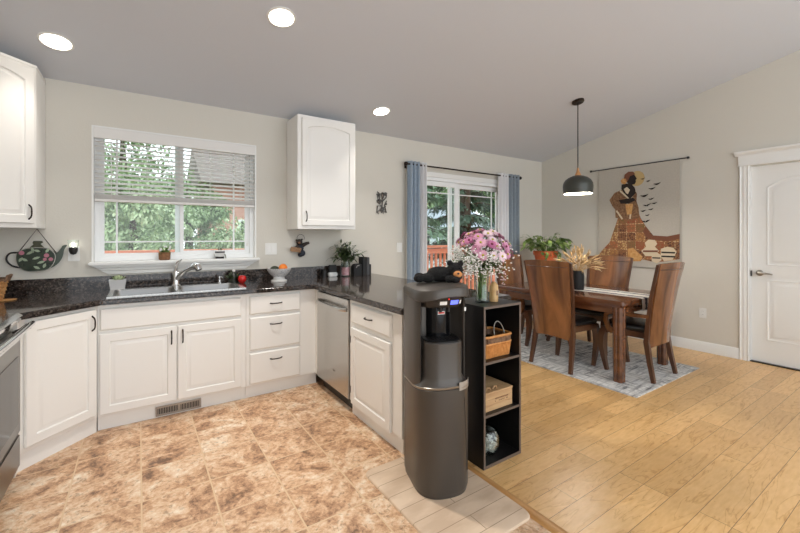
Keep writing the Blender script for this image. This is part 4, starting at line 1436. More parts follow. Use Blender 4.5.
# glossy curved splash panel inside the niche
mb = MB()
n = 18
pr = []
for k in range(n + 1):
    a = math.pi * k / n
    pr.append((CX + 0.01 + 0.07 * math.cos(a), 1.692 - 0.055 * math.sin(a)))
mb.prism(pr + [(CX - 0.06, 1.70), (CX + 0.08, 1.70)], 'z', 0.79, 1.0)
sp = mb.build('splash_panel', 'glassblack', t)
mb = MB()
mb.box(CX - 0.012, CX + 0.030, 1.6355, 1.6375, 0.935, 0.952)
lb = mb.build('label', 'plate', sp)
mb = MB()
mb.box(CX - 0.009, CX + 0.027, 1.6345, 1.6356, 0.939, 0.948)
mb.build('print', mat('label_red', (206, 70, 66), 0.6), lb)
# control head
mb = MB()
def arcseg(hw, yf, z, a0=-168, a1=-12, n=24):
    pts = [front_pt(a0 + (a1 - a0) * k / n, 0, z, hw, 1.66, yf) for k in range(n + 1)]
    return pts
mb.loft([arcseg(0.112, 1.56, 0.985), arcseg(0.118, 1.545, 1.0), arcseg(0.125, 1.532, 1.045)])
head = mb.build('control_panel', 'coolerd', t)
mb = MB()
mb.loft([[front_pt(a, 0.002, 1.003, 0.1185, 1.66, 1.5435) for a in range(-84, -58, 4)], [front_pt(a, 0.002, 1.026, 0.122, 1.66, 1.5375) for a in range(-84, -58, 4)]], False, False, False)
mb.build('display', 'lcd', head)
for a0, a1 in ((-104, -90), (-54, -42)):
    mb = MB()
    mb.loft([[front_pt(a0 + (a1 - a0) * k / 4, 0.002, 1.003, 0.1185, 1.66, 1.5435) for k in range(5)], [front_pt(a0 + (a1 - a0) * k / 4, 0.002, 1.022, 0.1215, 1.66, 1.538) for k in range(5)]], False, False, False)
    mb.build('button', 'plate', head)
MB().ball(front_pt(-88, 0.002, 1.034, 0.1235, 1.66, 1.5355), 0.004).build('indicator', 'redled', head)
for dx in (-0.012, 0.035):
    MB().tube([(CX + dx, 1.60, 0.99), (CX + dx, 1.60, 0.955)], [0.010, 0.008], 12).build('spigot', 'black', t)
# lid with drooping visor
mb = MB()
def lidring(hw, yf, z, drop=0.0, sl=0.018):
    r = dshape(hw, YBK + 0.002, YS, yf, z)
    out = []
    for x, y, zz in r:
        f = max(0.0, (1.70 - y) / 0.2)
        e = abs(x - CX) / HW
        out.append((x, y, zz + sl * (x - CX) / HW * 0.6 - drop * f * e * e))
    return out
mb.loft([lidring(HW + 0.002, YFR + 0.006, 1.045, 0.03), lidring(HW + 0.005, YFR, 1.05, 0.03), lidring(HW + 0.005, YFR, 1.075, 0.01), lidring(HW - 0.002, YFR + 0.008, 1.09, 0.008), lidring(HW - 0.03, YFR + 0.05, 1.099, 0.004)])
mb.build('lid', 'cooler', t)
mb = MB()
seq = [-74 + k * 5 for k in range(10)]
mb.loft([[front_pt(a, 0.003, z) for a in seq] + [front_pt(a, 0.0005, z) for a in reversed(seq)] for z in (0.562, 0.604)])
bdg = mb.build('badge', mat('silver_badge', (176, 172, 166), 0.35, 0.5), t)
mb = MB()
sq2 = [-70 + k * 4 for k in range(10)]
mb.loft([[front_pt(a, 0.004, z) for a in sq2] + [front_pt(a, 0.0025, z) for a in reversed(sq2)] for z in (0.574, 0.578)])
mb.build('print', 'nickel', bdg)
MB().box(CX + HW - 0.024, CX + HW - 0.014, 1.5935, 1.5960, 0.955, 0.975).build('label', 'plate', t)

# the cooler stands turned a little towards the kitchen
t.rotation_euler = (0, 0, R(-17))
t.location.x -= 0.012

# ------------------------------------------------------------------ plush bear on the cooler
def plush():
    bm = bmesh.new()
    def ball(c, r, sc=(1, 1, 1)):
        g = bmesh.ops.create_icosphere(bm, subdivisions=3, radius=r)
        bmesh.ops.transform(bm, matrix=Matrix.Translation(c) @ Matrix.Diagonal((sc[0], sc[1], sc[2], 1)), verts=g['verts'])
    ball((0.0, 0.0, 0.045), 0.052, (1.5, 1.0, 0.85))          # trunk lying along x
    ball((0.085, -0.012, 0.068), 0.046, (1.0, 0.95, 0.95))    # head
    ball((0.093, -0.048, 0.056), 0.024)                       # snout root
    ball((0.055, -0.018, 0.110), 0.017)
    ball((0.118, -0.012, 0.108), 0.017)
    ball((0.06, -0.062, 0.022), 0.024, (1.5, 1, 0.9))
    ball((0.085, -0.085, 0.020), 0.021, (1.2, 1, 0.9))
    ball((0.095, 0.05, 0.022), 0.024, (1.6, 1, 0.9))
    ball((-0.07, -0.04, 0.024), 0.028, (1.4, 1, 0.85))
    ball((-0.12, -0.05, 0.024), 0.026, (1.2, 1, 0.9))
    ball((-0.07, 0.04, 0.024), 0.028, (1.4, 1, 0.85))
    ball((-0.12, 0.045, 0.024), 0.026, (1.2, 1, 0.9))
    me = bpy.data.meshes.new('plush_tmp')
    bm.to_mesh(me)
    bm.free()
    o = bpy.data.objects.new('plush_tmp', me)
    COL.objects.link(o)
    md = o.modifiers.new('r', 'REMESH')
    md.mode = 'VOXEL'
    md.voxel_size = 0.005
    sm = o.modifiers.new('s', 'SMOOTH')
    sm.iterations = 3
    dg_ = bpy.context.evaluated_depsgraph_get()
    nm = bpy.data.meshes.new_from_object(o.evaluated_get(dg_))
    bpy.data.objects.remove(o)
    rnd = random.Random(2)
    for v in nm.vertices:
        v.co += Vector((rnd.uniform(-1, 1), rnd.uniform(-1, 1), rnd.uniform(-1, 1))) * 0.0016
    nm.materials.clear()
    nm.materials.append(M['fur'])
    return nm
bt = thing('plush_bear', 'black plush bear with tan muzzle lying on top of the water cooler', 'stuffed toy', (0, 0, 0))
bo = bpy.data.objects.new('body', plush())
bo.parent = bt
COL.objects.link(bo)
bo.location = (0, 0, 0.0)
MB().ball((0.097, -0.064, 0.050), 0.023, (1.05, 1, 0.85), 3).build('muzzle', 'tan', bt)
MB().ball((0.099, -0.087, 0.056), 0.007, (1, 1, 0.8)).build('nose', 'black', bt)
for p in ((0.072, -0.054, 0.083), (0.108, -0.053, 0.083)):
    MB().ball(p, 0.005).build('eye', 'glassblack', bt)
bt.location = (1.445, 1.735, 1.099)
bt.rotation_euler = (0, 0, R(-38))

# ------------------------------------------------------------------ bookcase
BX0, BX1, BY0, BY1, BZ = 1.662, 1.992, 1.60, 1.90, 0.950
t = thing('bookcase', 'narrow black three-cube bookcase beside the water cooler', 'bookcase', ((BX0 + BX1) / 2, 1.75, 0))
def board(name, x0, x1, y0, y1, z0, z1, front=True):
    mb = MB()
    mb.box(x0, x1, y0 + (0.001 if front else 0), y1, z0, z1)
    if front:
        mb.mi = 1
        mb.box(x0 + 0.0008, x1 - 0.0008, y0, y0 + 0.0012, z0 + 0.0008, z1 - 0.0008)
    return mb.build(name, ['shelf', 'edge'], t)
th = 0.016
board('side_panel', BX0, BX0 + th, BY0, BY1, 0, BZ - th)
board('side_panel', BX1 - th, BX1, BY0, BY1, 0, BZ - th)
board('top', BX0, BX1, BY0, BY1, BZ - th, BZ)
board('bottom', BX0 + th, BX1 - th, BY0, BY1, 0.0, 0.02)
SH1, SH2 = 0.312, 0.622
for z in (SH1, SH2):
    board('shelf', BX0 + th, BX1 - th, BY0 + 0.002, BY1 - 0.008, z - th, z)
board('back_panel', BX0 + th, BX1 - th, BY1 - 0.006, BY1 - 0.001, 0.02, BZ - th, False)

# basket on the upper shelf
t = thing('handled_basket', 'oblong wicker basket with wire handles on the top shelf of the bookcase', 'basket', (1.83, 1.74, SH2))
bx0, bx1, by0, by1 = 1.70, 1.955, 1.625, 1.83
mb = MB()
def rr3(i, z, r=0.03):
    return [(x, y, z) for x, y in rrect(bx0 + i, bx1 - i, by0 + i, by1 - i, r)]
mb.loft([rr3(0.022, SH2 + 0.001), rr3(0.012, SH2 + 0.09), rr3(0.016, SH2 + 0.088), rr3(0.026, SH2 + 0.006)])
pl = rrect(bx0, bx1, by0, by1, 0.03, 4)
L_ = []
for i in range(len(pl)):
    a, b_ = Vector(pl[i]), Vector(pl[(i + 1) % len(pl)])
    k = max(1, int((b_ - a).length / 0.0135))
    for j in range(k):
        L_.append(a.lerp(b_, j / k))
cen = Vector(((bx0 + bx1) / 2, (by0 + by1) / 2))
for q in L_:
    d_ = (cen - q).normalized()
    b0, b1 = q + d_ * 0.022, q + d_ * 0.011
    mb.tube([(b0.x, b0.y, SH2 + 0.004), (b1.x, b1.y, SH2 + 0.088)], 0.0055, 6)
wk = mat('honey_wicker', (190, 124, 62), 0.5, c2=(214, 150, 84), scale=50)
mb.build('lower_weave', wk, t)
mb = MB()
mb.loft([rr3(0.012, SH2 + 0.09), rr3(0.006, SH2 + 0.125), rr3(0.010, SH2 + 0.125), rr3(0.016, SH2 + 0.09)])
for z in (0.095, 0.104, 0.113, 0.121):
    pp = rrect(bx0 + 0.008, bx1 - 0.008, by0 + 0.008, by1 - 0.008, 0.03)
    mb.tube([(x + 0.002 * (-1) ** i, y + 0.002 * (-1) ** i, SH2 + z) for i, (x, y) in enumerate(pp + pp[:1])], 0.0045, 6)
mb.build('upper_weave', 'wickerd', t)
for z, r in ((0.088, 0.006), (0.132, 0.008)):
    mb = MB()
    pp = rrect(bx0 + 0.006, bx1 - 0.006, by0 + 0.006, by1 - 0.006, 0.03)
    mb.tube([(x, y, SH2 + z) for x, y in pp + pp[:1]], r, 8)
    mb.build('rim', wk, t)
for y in (by0 + 0.03, by1 - 0.03):
    mb = MB()
    mb.tube([(1.885 + 0.045 * math.cos(R(a)) - 0.03, y + 0.02 * math.sin(R(a)), SH2 + 0.135 + 0.075 * math.sin(R(a))) for a in range(0, 181, 15)], 0.0035, 6)
    mb.build('handle', 'nickel', t)

# pine crate on the middle shelf
t = thing('wooden_box', 'small pine crate with branded print on the middle shelf of the bookcase', 'box', (1.82, 1.74, SH1))
mb = MB()
for i in range(3):
    z = SH1 + 0.001 + i * 0.034
    mb.box(1.70, 1.945, 1.63, 1.84, z, z + 0.0335)
mb.build('body', 'crate', t, bevel=0.0015)
mb = MB()
for i in range(4):
    y = 1.627 + i * 0.0545
    mb.box(1.698, 1.947, y, y + 0.0535, SH1 + 0.103, SH1 + 0.115)
lid = mb.build('lid', 'crate', t, bevel=0.0015)
mb = MB()
rnd = random.Random(5)
x = 1.79
while x < 1.90:
    w = rnd.uniform(0.004, 0.009)
    mb.box(x, x + w, 1.6293, 1.6302, SH1 + 0.062, SH1 + 0.070)
    if rnd.random() < 0.8:
        mb.box(x, x + w * 0.8, 1.6293, 1.6302, SH1 + 0.048, SH1 + 0.055)
    x += w + 0.003
mb.build('print', 'ink', t)
mb = MB()
for x in (1.74, 1.80):
    mb.tube([(x, 1.66, SH1 + 0.115), (x + 0.01, 1.66, SH1 + 0.128), (x + 0.03, 1.66, SH1 + 0.128), (x + 0.04, 1.66, SH1 + 0.115)], 0.005, 6)
mb.build('clasp', 'crate', lid)

# glass fish bowl with pebbles on the bottom shelf
gx, gy, gz = 1.795, 1.70, 0.021
t = thing('glass_bowl', 'round clear glass bowl of pale pebbles on the bottom shelf', 'bowl', (gx, gy, gz))
prof = [(0, 0), (0.04, 0.0), (0.066, 0.025), (0.082, 0.07), (0.078, 0.115), (0.062, 0.148), (0.056, 0.152), (0.053, 0.150), (0.060, 0.143), (0.075, 0.114), (0.078, 0.07), (0.062, 0.028), (0.038, 0.005), (0, 0.004)]
MB().lathe(prof, (gx, gy, gz), 32, False, False).build('glass', 'clear', t)
mb = MB()
rnd = random.Random(9)
for i in range(150):
    z = rnd.uniform(0.015, 0.09)
    rm = 0.072 * math.sqrt(max(0.05, 1 - ((z - 0.075) / 0.085) ** 2)) - 0.010
    a, r = rnd.uniform(0, 6.28), rm * math.sqrt(rnd.random())
    mb.ball((gx + r * math.cos(a), gy + r * math.sin(a), gz + z), rnd.uniform(0.008, 0.012), (1, rnd.uniform(0.7, 1), rnd.uniform(0.6, 0.9)), 1)
pb = mb.build('pebbles', mat('pale_pebbles', (244, 242, 238), 0.4, c2=(214, 210, 206), scale=60), t)
pb['kind'] = 'stuff'

# vase, bouquet, candle on the bookcase
vx, vy = 1.785, 1.735
MBv = MB()
MBv.lathe([(0, 0), (0.042, 0), (0.043, 0.01), (0.039, 0.06), (0.040, 0.12), (0.052, 0.20), (0.049, 0.20), (0.037, 0.12), (0.036, 0.06), (0.039, 0.014), (0, 0.012)], (vx, vy, BZ), 28, False, False)
t = thing('glass_vase', 'clear glass vase standing on the bookcase filled with flower stems', 'vase', (vx, vy, BZ))
MBv.build('glass', 'clear', t)
MB().lathe([(0, 0.014), (0.038, 0.014), (0.035, 0.06), (0.036, 0.10), (0, 0.10)], (vx, vy, BZ), 24).build('water', glass('vase_water', (248, 252, 248), 0.02), t)

t = thing('bouquet', 'bouquet of pink daisies and white filler flowers in the glass vase', 'flowers', (vx, vy, BZ + 0.02))
rnd = random.Random(12)
stems = MB()
fol = MB()
pinks = [mat('petal_pink', (212, 148, 178), 0.6), mat('petal_rose', (226, 172, 194), 0.6), mat('petal_blush', (240, 214, 222), 0.6), mat('petal_magenta', (190, 112, 152), 0.6)]
M['centre'] = mat('daisy_centre', (176, 170, 60), 0.8)
M['centred'] = mat('daisy_centre_dark', (120, 50, 70), 0.8)
mouth = Vector((vx, vy, BZ + 0.19))
heads = []
k = 0
while len(heads) < 52 and k < 8000:
    k += 1
    a = rnd.uniform(0, 2 * math.pi)
    el = rnd.uniform(0.18, 1.5)
    d = Vector((math.cos(a) * math.cos(el), math.sin(a) * math.cos(el), math.sin(el)))
    rr_ = rnd.uniform(0.87, 1.0)
    p = mouth + Vector((d.x * 0.205, d.y * 0.185, 0.07 + d.z * 0.20)) * rr_
    # the white filler has the lower left
    if d.x * 0.83 - d.y * 0.558 < -0.35 and d.z < 0.62:
        continue
    if all((p - q[0]).length > 0.047 for q in heads):
        heads.append((p, d))
def bloom(p, d, mat_, dark):
    mb = MB()
    ax1 = d.orthogonal().normalized()
    ax2 = d.cross(ax1)
    rad = rnd.uniform(0.027, 0.034)
    n = 17
    for ring, rr_ in ((0, 1.0), (1, 0.72)):
        for i in range(n):
            an = 2 * math.pi * (i + 0.5 * ring) / n
            q = ax1 * math.cos(an) + ax2 * math.sin(an)
            mb.leaf(p + q * 0.006 + d * 0.002 * ring, q + d * (0.12 + 0.3 * ring), rad * rr_, 0.0105, up=d, curl=rnd.uniform(-0.1, 0.35), seg=3)
    o = mb.build('daisy', mat_, t, normals=False)
    c_ = MB().ball(p + d * 0.004, 0.0085, sub=1)
    c_.build('flower_centre', 'centred' if dark else 'centre', o)
for p, d in heads:
    w = rnd.random()
    bloom(p, d, pinks[2] if w < 0.22 else pinks[1] if w < 0.5 else pinks[0] if w < 0.85 else pinks[3], w > 0.6)
    st_b = Vector((vx + rnd.uniform(-0.026, 0.026), vy + rnd.uniform(-0.026, 0.026), BZ + 0.02))
    md_ = mouth + Vector((rnd.uniform(-0.024, 0.024), rnd.uniform(-0.024, 0.024), -0.02))
    stems.tube([st_b, md_, md_.lerp(p, 0.5) + Vector((0, 0, 0.012)), p - d * 0.004], 0.0022, 5)
    for j in range(6):
        q = md_.lerp(p, rnd.uniform(0.3, 0.9))
        aa = rnd.uniform(0, 6.28)
        fol.leaf(q, (math.cos(aa), math.sin(aa), rnd.uniform(-0.4, 0.5)), rnd.uniform(0.04, 0.06), 0.016, curl=0.4)
filler = MB()
fst = MB()
for i in range(78):
    if i < 50:      # lower left mass as seen from the kitchen
        a = rnd.uniform(R(130), R(265))
        el = rnd.uniform(-0.35, 0.7)
    else:
        a = rnd.uniform(0, 6.28)
        el = rnd.uniform(-0.3, 0.9)
    d = Vector((math.cos(a) * math.cos(el), math.sin(a) * math.cos(el), math.sin(el)))
    p = mouth + Vector((d.x * 0.21, d.y * 0.19, 0.055 + d.z * 0.15)) * rnd.uniform(0.65, 1.0)
    md_ = mouth + Vector((rnd.uniform(-0.02, 0.02), rnd.uniform(-0.02, 0.02), 0))
    fst.tube([md_, md_.lerp(p, 0.6) + Vector((0, 0, 0.01)), p], 0.0013, 4)
    for j in range(18):
        q = p + Vector((rnd.gauss(0, 0.024), rnd.gauss(0, 0.024), rnd.gauss(0, 0.022)))
        filler.ball(q, rnd.uniform(0.004, 0.0075), (1, 1, 0.7), 1)
        if j % 3 == 0:
            fst.tube([p, q], 0.0008, 3)
        if j % 5 == 0:
            fol.leaf(q, (rnd.uniform(-1, 1), rnd.uniform(-1, 1), rnd.uniform(-0.4, 0.8)), 0.025, 0.008)
fo = filler.build('filler_blossom', mat('gypsophila', (244, 240, 236), 0.7), t)
fo['kind'] = 'stuff'
fst.build('filler_stems', 'stem', t)
stems.build('stems', 'stem', t)
fol.build('foliage', 'leafd', t)
# drooping pink sprig on the right
mb = MB()
sg = [mouth + Vector((0.03, -0.01, 0.01)), mouth + Vector((0.13, -0.03, 0.02)), mouth + Vector((0.16, -0.035, -0.04)), mouth + Vector((0.165, -0.035, -0.09))]
for i in range(26):
    k = rnd.uniform(0.5, 3)
    q = sg[int(min(k, 2))].lerp(sg[int(min(k, 2)) + 1], k - int(min(k, 2)))
    mb.ball(q + Vector((rnd.uniform(-0.02, 0.02), rnd.uniform(-0.02, 0.02), rnd.uniform(-0.015, 0.015))), rnd.uniform(0.005, 0.008), (1, 1, 0.6), 1)
so = MB().tube(sg, 0.0015, 4).build('sprig_stem', 'stem', t)
mb.build('sprig_blossom', pinks[2], so)['kind'] = 'stuff'

t = thing('pillar_candle', 'tan carved pillar candle on the bookcase beside the flower vase', 'candle', (1.872, 1.715, BZ))
MB().lathe([(0, 0), (0.027, 0), (0.027, 0.098), (0.022, 0.108), (0.012, 0.122), (0.006, 0.124), (0, 0.118)], (1.872, 1.715, BZ), 20).build('wax', 'candle', t)
MB().tube([(1.872, 1.715, BZ + 0.115), (1.873, 1.715, BZ + 0.132)], 0.0015, 5).build('wick', 'black', t)
mb = MB()
mb.box(1.866, 1.878, 1.6875, 1.689, BZ + 0.04, BZ + 0.07)
mb.build('carving', 'wickerd', t)

# ------------------------------------------------------------------ rug, table
mb = MB()
mb.box(3.475, 4.80, 1.60, 3.78, 0.0, 0.007)
tag(mb.build('area_rug', 'rug', bevel=0.002), 'distressed grey and white area rug under the dining table', 'rug')
RZ = 0.007
TX0, TX1, TY0, TY1 = 3.655, 4.69, 1.80, 3.32
t = thing('dining_table', 'polished dark wood dining table with square legs on the grey rug', 'table', ((TX0 + TX1) / 2, (TY0 + TY1) / 2, RZ))
mb = MB()
mb.loft([[(x, y, z) for x, y in rrect(TX0 + i, TX1 - i, TY0 + i, TY1 - i, 0.03)] for i, z in ((0.022, 0.700), (0.010, 0.716), (0.0, 0.728), (0.0, 0.756), (0.005, 0.764), (0.012, 0.766))])
mb.build('tabletop', 'tablewood', t)
mb = MB()
for a in ((TX0 + 0.05, TX1 - 0.05, TY0 + 0.045, TY0 + 0.07), (TX0 + 0.05, TX1 - 0.05, TY1 - 0.07, TY1 - 0.045), (TX0 + 0.045, TX0 + 0.07, TY0 + 0.07, TY1 - 0.07), (TX1 - 0.07, TX1 - 0.045, TY0 + 0.07, TY1 - 0.07)):
    mb.box(a[0], a[1], a[2], a[3], 0.635, 0.70)
mb.build('apron', 'tablewood', t, bevel=0.002)
for x in (TX0 + 0.07, TX1 - 0.07):
    for y in (TY0 + 0.07, TY1 - 0.07):
        w = 0.046
        mb = MB()
        cs_ = [(-w, -w * 0.6), (-w * 0.6, -w), (-0.008, -w), (0, -w + 0.006), (0.008, -w), (w * 0.6, -w), (w, -w * 0.6), (w, w * 0.6), (w * 0.6, w), (-w * 0.6, w), (-w, w * 0.6), (-w, 0.008), (-w + 0.006, 0), (-w, -0.008)]
        mb.loft([[(x + a * k, y + b_ * k, z) for a, b_ in cs_] for z, k in ((RZ, 0.95), (0.30, 1.0), (0.70, 1.02))])
        mb.build('leg', 'tablewood', t)
# runner draped over the near end
mb = MB()
ys = [TY1 - 0.10 + 0.0, 2.9, 2.4, 2.0, TY0 + 0.01]
path = [(TY1 - 0.2, 0.7675), (2.7, 0.7675), (2.2, 0.7675), (TY0 + 0.012, 0.7675), (TY0 - 0.004, 0.762), (TY0 - 0.006, 0.72), (TY0 - 0.008, 0.65)]
x0, x1 = 4.005, 4.345
rings = []
for (y, z), (ny, nz) in zip(path, [(0, 1), (0, 1), (0, 1), (0, 1), (-0.8, 0.6), (-1, 0), (-1, 0)]):
    rings.append([(x0, y, z), (x1, y, z), (x1, y + ny * 0.002, z + nz * 0.002), (x0, y + ny * 0.002, z + nz * 0.002)])
mb.loft(rings)
def runner_mat():
    m, nt, b_ = newmat('runner_cloth')
    tc = nt.nodes.new('ShaderNodeTexCoord')
    sp_ = nt.nodes.new('ShaderNodeSeparateXYZ')
    nt.links.new(tc.outputs['Object'], sp_.inputs[0])
    ab = nt.nodes.new('ShaderNodeMath')
    ab.operation = 'ABSOLUTE'
    nt.links.new(sp_.outputs['X'], ab.inputs[0])
    wv = nt.nodes.new('ShaderNodeTexNoise')
    wv.inputs['Scale'].default_value = 30
    nt.links.new(tc.outputs['Object'], wv.inputs['Vector'])
    ad = nt.nodes.new('ShaderNodeMath')
    ad.operation = 'MULTIPLY_ADD'
    ad.inputs[1].default_value = 0.05
    nt.links.new(wv.outputs['Fac'], ad.inputs[0])
    nt.links.new(ab.outputs[0], ad.inputs[2])
    r = nt.nodes.new('ShaderNodeValToRGB')
    cr = r.color_ramp
    cr.interpolation = 'CONSTANT'
    cr.elements[0].position = 0.0
    cr.elements[0].color = lin((224, 222, 216))
    cr.elements[1].position = 0.09
    cr.elements[1].color = lin((70, 74, 88))
    e = cr.elements.new(0.14)
    e.color = lin((224, 222, 216))
    nt.links.new(ad.outputs[0], r.inputs['Fac'])
    nt.links.new(r.outputs['Color'], b_.inputs['Base Color'])
    b_.inputs['Roughness'].default_value = 0.9
    return m
tag(mb.build('table_runner', runner_mat()), 'white table runner with dark stripes laid along the dining table', 'table runner')

# pitcher of dried grass
jx, jy, jz = 4.08, 2.50, 0.770
t = thing('pitcher', 'matt black pitcher standing on the dining table holding dried grass', 'pitcher', (jx, jy, jz))
MB().lathe([(0, 0), (0.062, 0), (0.065, 0.01), (0.066, 0.15), (0.060, 0.19), (0.064, 0.21), (0.059, 0.21), (0.055, 0.19), (0.06, 0.15), (0.059, 0.012), (0, 0.012)], (jx, jy, jz), 26, False, False).build('body', 'blackm', t)
hx, hy = -0.83, 0.558
MB().tube([(jx + hx * 0.060, jy + hy * 0.06, jz + 0.18), (jx + hx * 0.10, jy + hy * 0.10, jz + 0.175), (jx + hx * 0.105, jy + hy * 0.105, jz + 0.09), (jx + hx * 0.063, jy + hy * 0.063, jz + 0.06)], 0.008, 8).build('handle', 'blackm', t)
t = thing('dried_grass', 'spray of pale dried grass heads in the black pitcher', 'dried flowers', (jx, jy, jz + 0.02))
rnd = random.Random(31)
mb, ms = MB(), MB()
for i in range(70):
    a = rnd.uniform(0, 6.28)
    sp_ = rnd.uniform(0.02, 0.30) if i > 12 else rnd.uniform(0.2, 0.32)
    hh = rnd.uniform(0.30, 0.46) - sp_ * 0.55
    b0 = Vector((jx + rnd.uniform(-0.03, 0.03), jy + rnd.uniform(-0.03, 0.03), jz + 0.03))
    b1 = Vector((jx + math.cos(a) * 0.035, jy + math.sin(a) * 0.035, jz + 0.21))
    tip = Vector((jx + math.cos(a) * sp_, jy + math.sin(a) * sp_, jz + 0.06 + hh))
    mid = b1.lerp(tip, 0.5) + Vector((0, 0, 0.03))
    ms.tube([b0, b1, mid, tip], 0.0016, 4)
    d = (tip - mid).normalized()
    mb.tube([tip - d * 0.07, tip - d * 0.045, tip - d * 0.015, tip + d * 0.02], [0.002, 0.0095, 0.008, 0.001], 6)
    for j in range(7):
        q = tip - d * rnd.uniform(0, 0.07)
        mb.leaf(q, d + Vector((rnd.uniform(-1, 1), rnd.uniform(-1, 1), rnd.uniform(-1, 1))) * 0.5, 0.05, 0.005, curl=0)
    if i % 3 == 0:
        mb.leaf(mid, d + Vector((rnd.uniform(-1, 1), rnd.uniform(-1, 1), 0)) * 0.6, 0.12, 0.012, curl=0.4)
g = mb.build('seed_heads', 'wheat', t, normals=False)
g['kind'] = 'stuff'
ms.build('stalks', 'wheat', t)

# ------------------------------------------------------------------ dining chairs
def make_chair(arms, label):
    t = thing('dining_chair', label, 'chair', (0, 0, 0), 'dining chairs around the table')
    # curved shell back
    mb = MB()
    NZ, NS = 14, 14
    def shell(tv, s, off):
        hw = 0.203 + 0.052 * tv
        lean = 0.115 * tv ** 1.25
        y = -0.205 - lean - 0.045 * (1 - s * s)
        return (s * hw, y + off, 0.335 + 0.765 * tv + 0.012 * (1 - s * s) * (1 if tv > 0.99 else 0) - (0.03 * (s * s) if tv < 0.01 else 0))
    rings = []
    for i in range(NZ + 1):
        tv = i / NZ
        f = [shell(tv, -1 + 2 * k / NS, 0.012) for k in range(NS + 1)]
        b_ = [shell(tv, -1 + 2 * k / NS, -0.012) for k in range(NS + 1)]
        rings.append(f + b_[::-1])
    mb.loft(rings)
    back = mb.build('backrest', 'chairwood', t)
    mb = MB()
    for tv in (0.93,):
        f = [shell(tv, -0.96 + 1.92 * k / NS, -0.012) for k in range(NS + 1)]
        mb.tube(f, 0.004, 6)
        mb.tube([(x, y + 0.024, z) for x, y, z in f], 0.004, 6)
    mb.build('groove_bead', 'darkwood', back)
    # rear legs run up as stiles beside the shell
    for s in (-1, 1):
        mb = MB()
        mb.bar([(s * 0.232, -0.262, 0), (s * 0.222, -0.225, 0.18), (s * 0.212, -0.196, 0.36), (s * 0.222, -0.212, 0.55), (s * 0.244, -0.25, 0.80), (s * 0.266, -0.315, 1.095)], [0.032, 0.038, 0.044, 0.034, 0.028, 0.024])
        mb.build('leg', 'darkwood', t)
    # sabre front legs
    for s in (-1, 1):
        mb = MB()
        mb.bar([(s * 0.215, 0.195, 0.43), (s * 0.222, 0.222, 0.34), (s * 0.222, 0.225, 0.24), (s * 0.216, 0.205, 0.12), (s * 0.212, 0.178, 0)], [0.058, 0.060, 0.052, 0.042, 0.032])
        mb.build('leg', 'darkwood', t)
    mb = MB()
    mb.prism([(-0.205, -0.22), (0.205, -0.22), (0.245, 0.215), (0.10, 0.235), (-0.10, 0.235), (-0.245, 0.215)], 'z', 0.385, 0.445)
    mb.build('seat_frame', 'darkwood', t, bevel=0.006)
    mb = MB()
    mb.loft([[(x * k, (y) * k, z) for x, y in [(-0.205, -0.20), (0.205, -0.20), (0.24, 0.205), (0.10, 0.228), (-0.10, 0.228), (-0.24, 0.205)]] for z, k in ((0.446, 0.97), (0.462, 1.0), (0.485, 0.98), (0.498, 0.90), (0.502, 0.7))])
    mb.build('seat', 'leather', t, bevel=0.004, ang=60)
    if arms:
        for s in (-1, 1):
            mb = MB()
            mb.bar([(s * 0.235, -0.225, 0.605), (s * 0.258, -0.12, 0.605), (s * 0.268, 0.02, 0.608), (s * 0.268, 0.11, 0.60), (s * 0.266, 0.155, 0.575), (s * 0.262, 0.165, 0.52), (s * 0.255, 0.14, 0.44), (s * 0.25, 0.10, 0.40)], [0.03, 0.034, 0.038, 0.036, 0.034, 0.034, 0.036, 0.034], ref=(0, 0, 1) if False else (1, 0, 0))
            mb.build('armrest', 'chairwood', t)
    return t
c1 = make_chair(False, 'dark wood dining chair nearest the bookcase, its curved back turned to the kitchen')
c2 = make_chair(True, 'dark wood armchair at the near end of the table, rightmost of the chairs')
c3 = copy_tree(c1)
c4 = copy_tree(c2)
c3['label'] = 'dark wood dining chair on the tapestry side of the table, behind the runner'
c4['label'] = 'dark wood armchair at the far end of the table, by the sliding door'
RC = RZ + 0.003
for c, x, y, a in ((c1, 3.775, 2.46, -90), (c2, 4.16, 1.925, 0), (c3, 4.575, 2.57, 90), (c4, 4.19, 3.29, 180)):
    c.location = (x, y, RC)
    c.rotation_euler = (0, 0, R(a))

# plant on a stand in the corner
px, py = 4.93, 3.52
t = thing('plant_stand', 'slim dark wooden plant stand in the corner under the terracotta pot', 'plant stand', (px, py, 0))
MB().lathe([(0, 0.86), (0.15, 0.86), (0.155, 0.868), (0.15, 0.88), (0, 0.88)], (px, py, 0), 28).build('top', 'darkwood', t)
for k in range(3):
    a = R(90 + 120 * k)
    MB().bar([(px + 0.10 * math.cos(a), py + 0.10 * math.sin(a), 0.86), (px + 0.08 * math.cos(a), py + 0.08 * math.sin(a), 0.45), (px + 0.15 * math.cos(a), py + 0.15 * math.sin(a), 0.0)], [0.03, 0.028, 0.024]).build('leg', 'darkwood', t)
t = thing('potted_plant', 'leafy green plant in an orange terracotta pot behind the nearest dining chair', 'potted plant', (px, py, 0.88))
MB().lathe([(0, 0), (0.11, 0), (0.115, 0.012), (0.158, 0.21), (0.172, 0.215), (0.176, 0.27), (0.165, 0.27), (0.155, 0.225), (0, 0.225)], (px, py, 0.88), 32).build('pot', 'terra', t)
MB().lathe([(0, 0.24), (0.155, 0.24), (0, 0.245)], (px, py, 0.88), 24).build('soil', 'soil', t)
rnd = random.Random(17)
lf, st = MB(), MB()
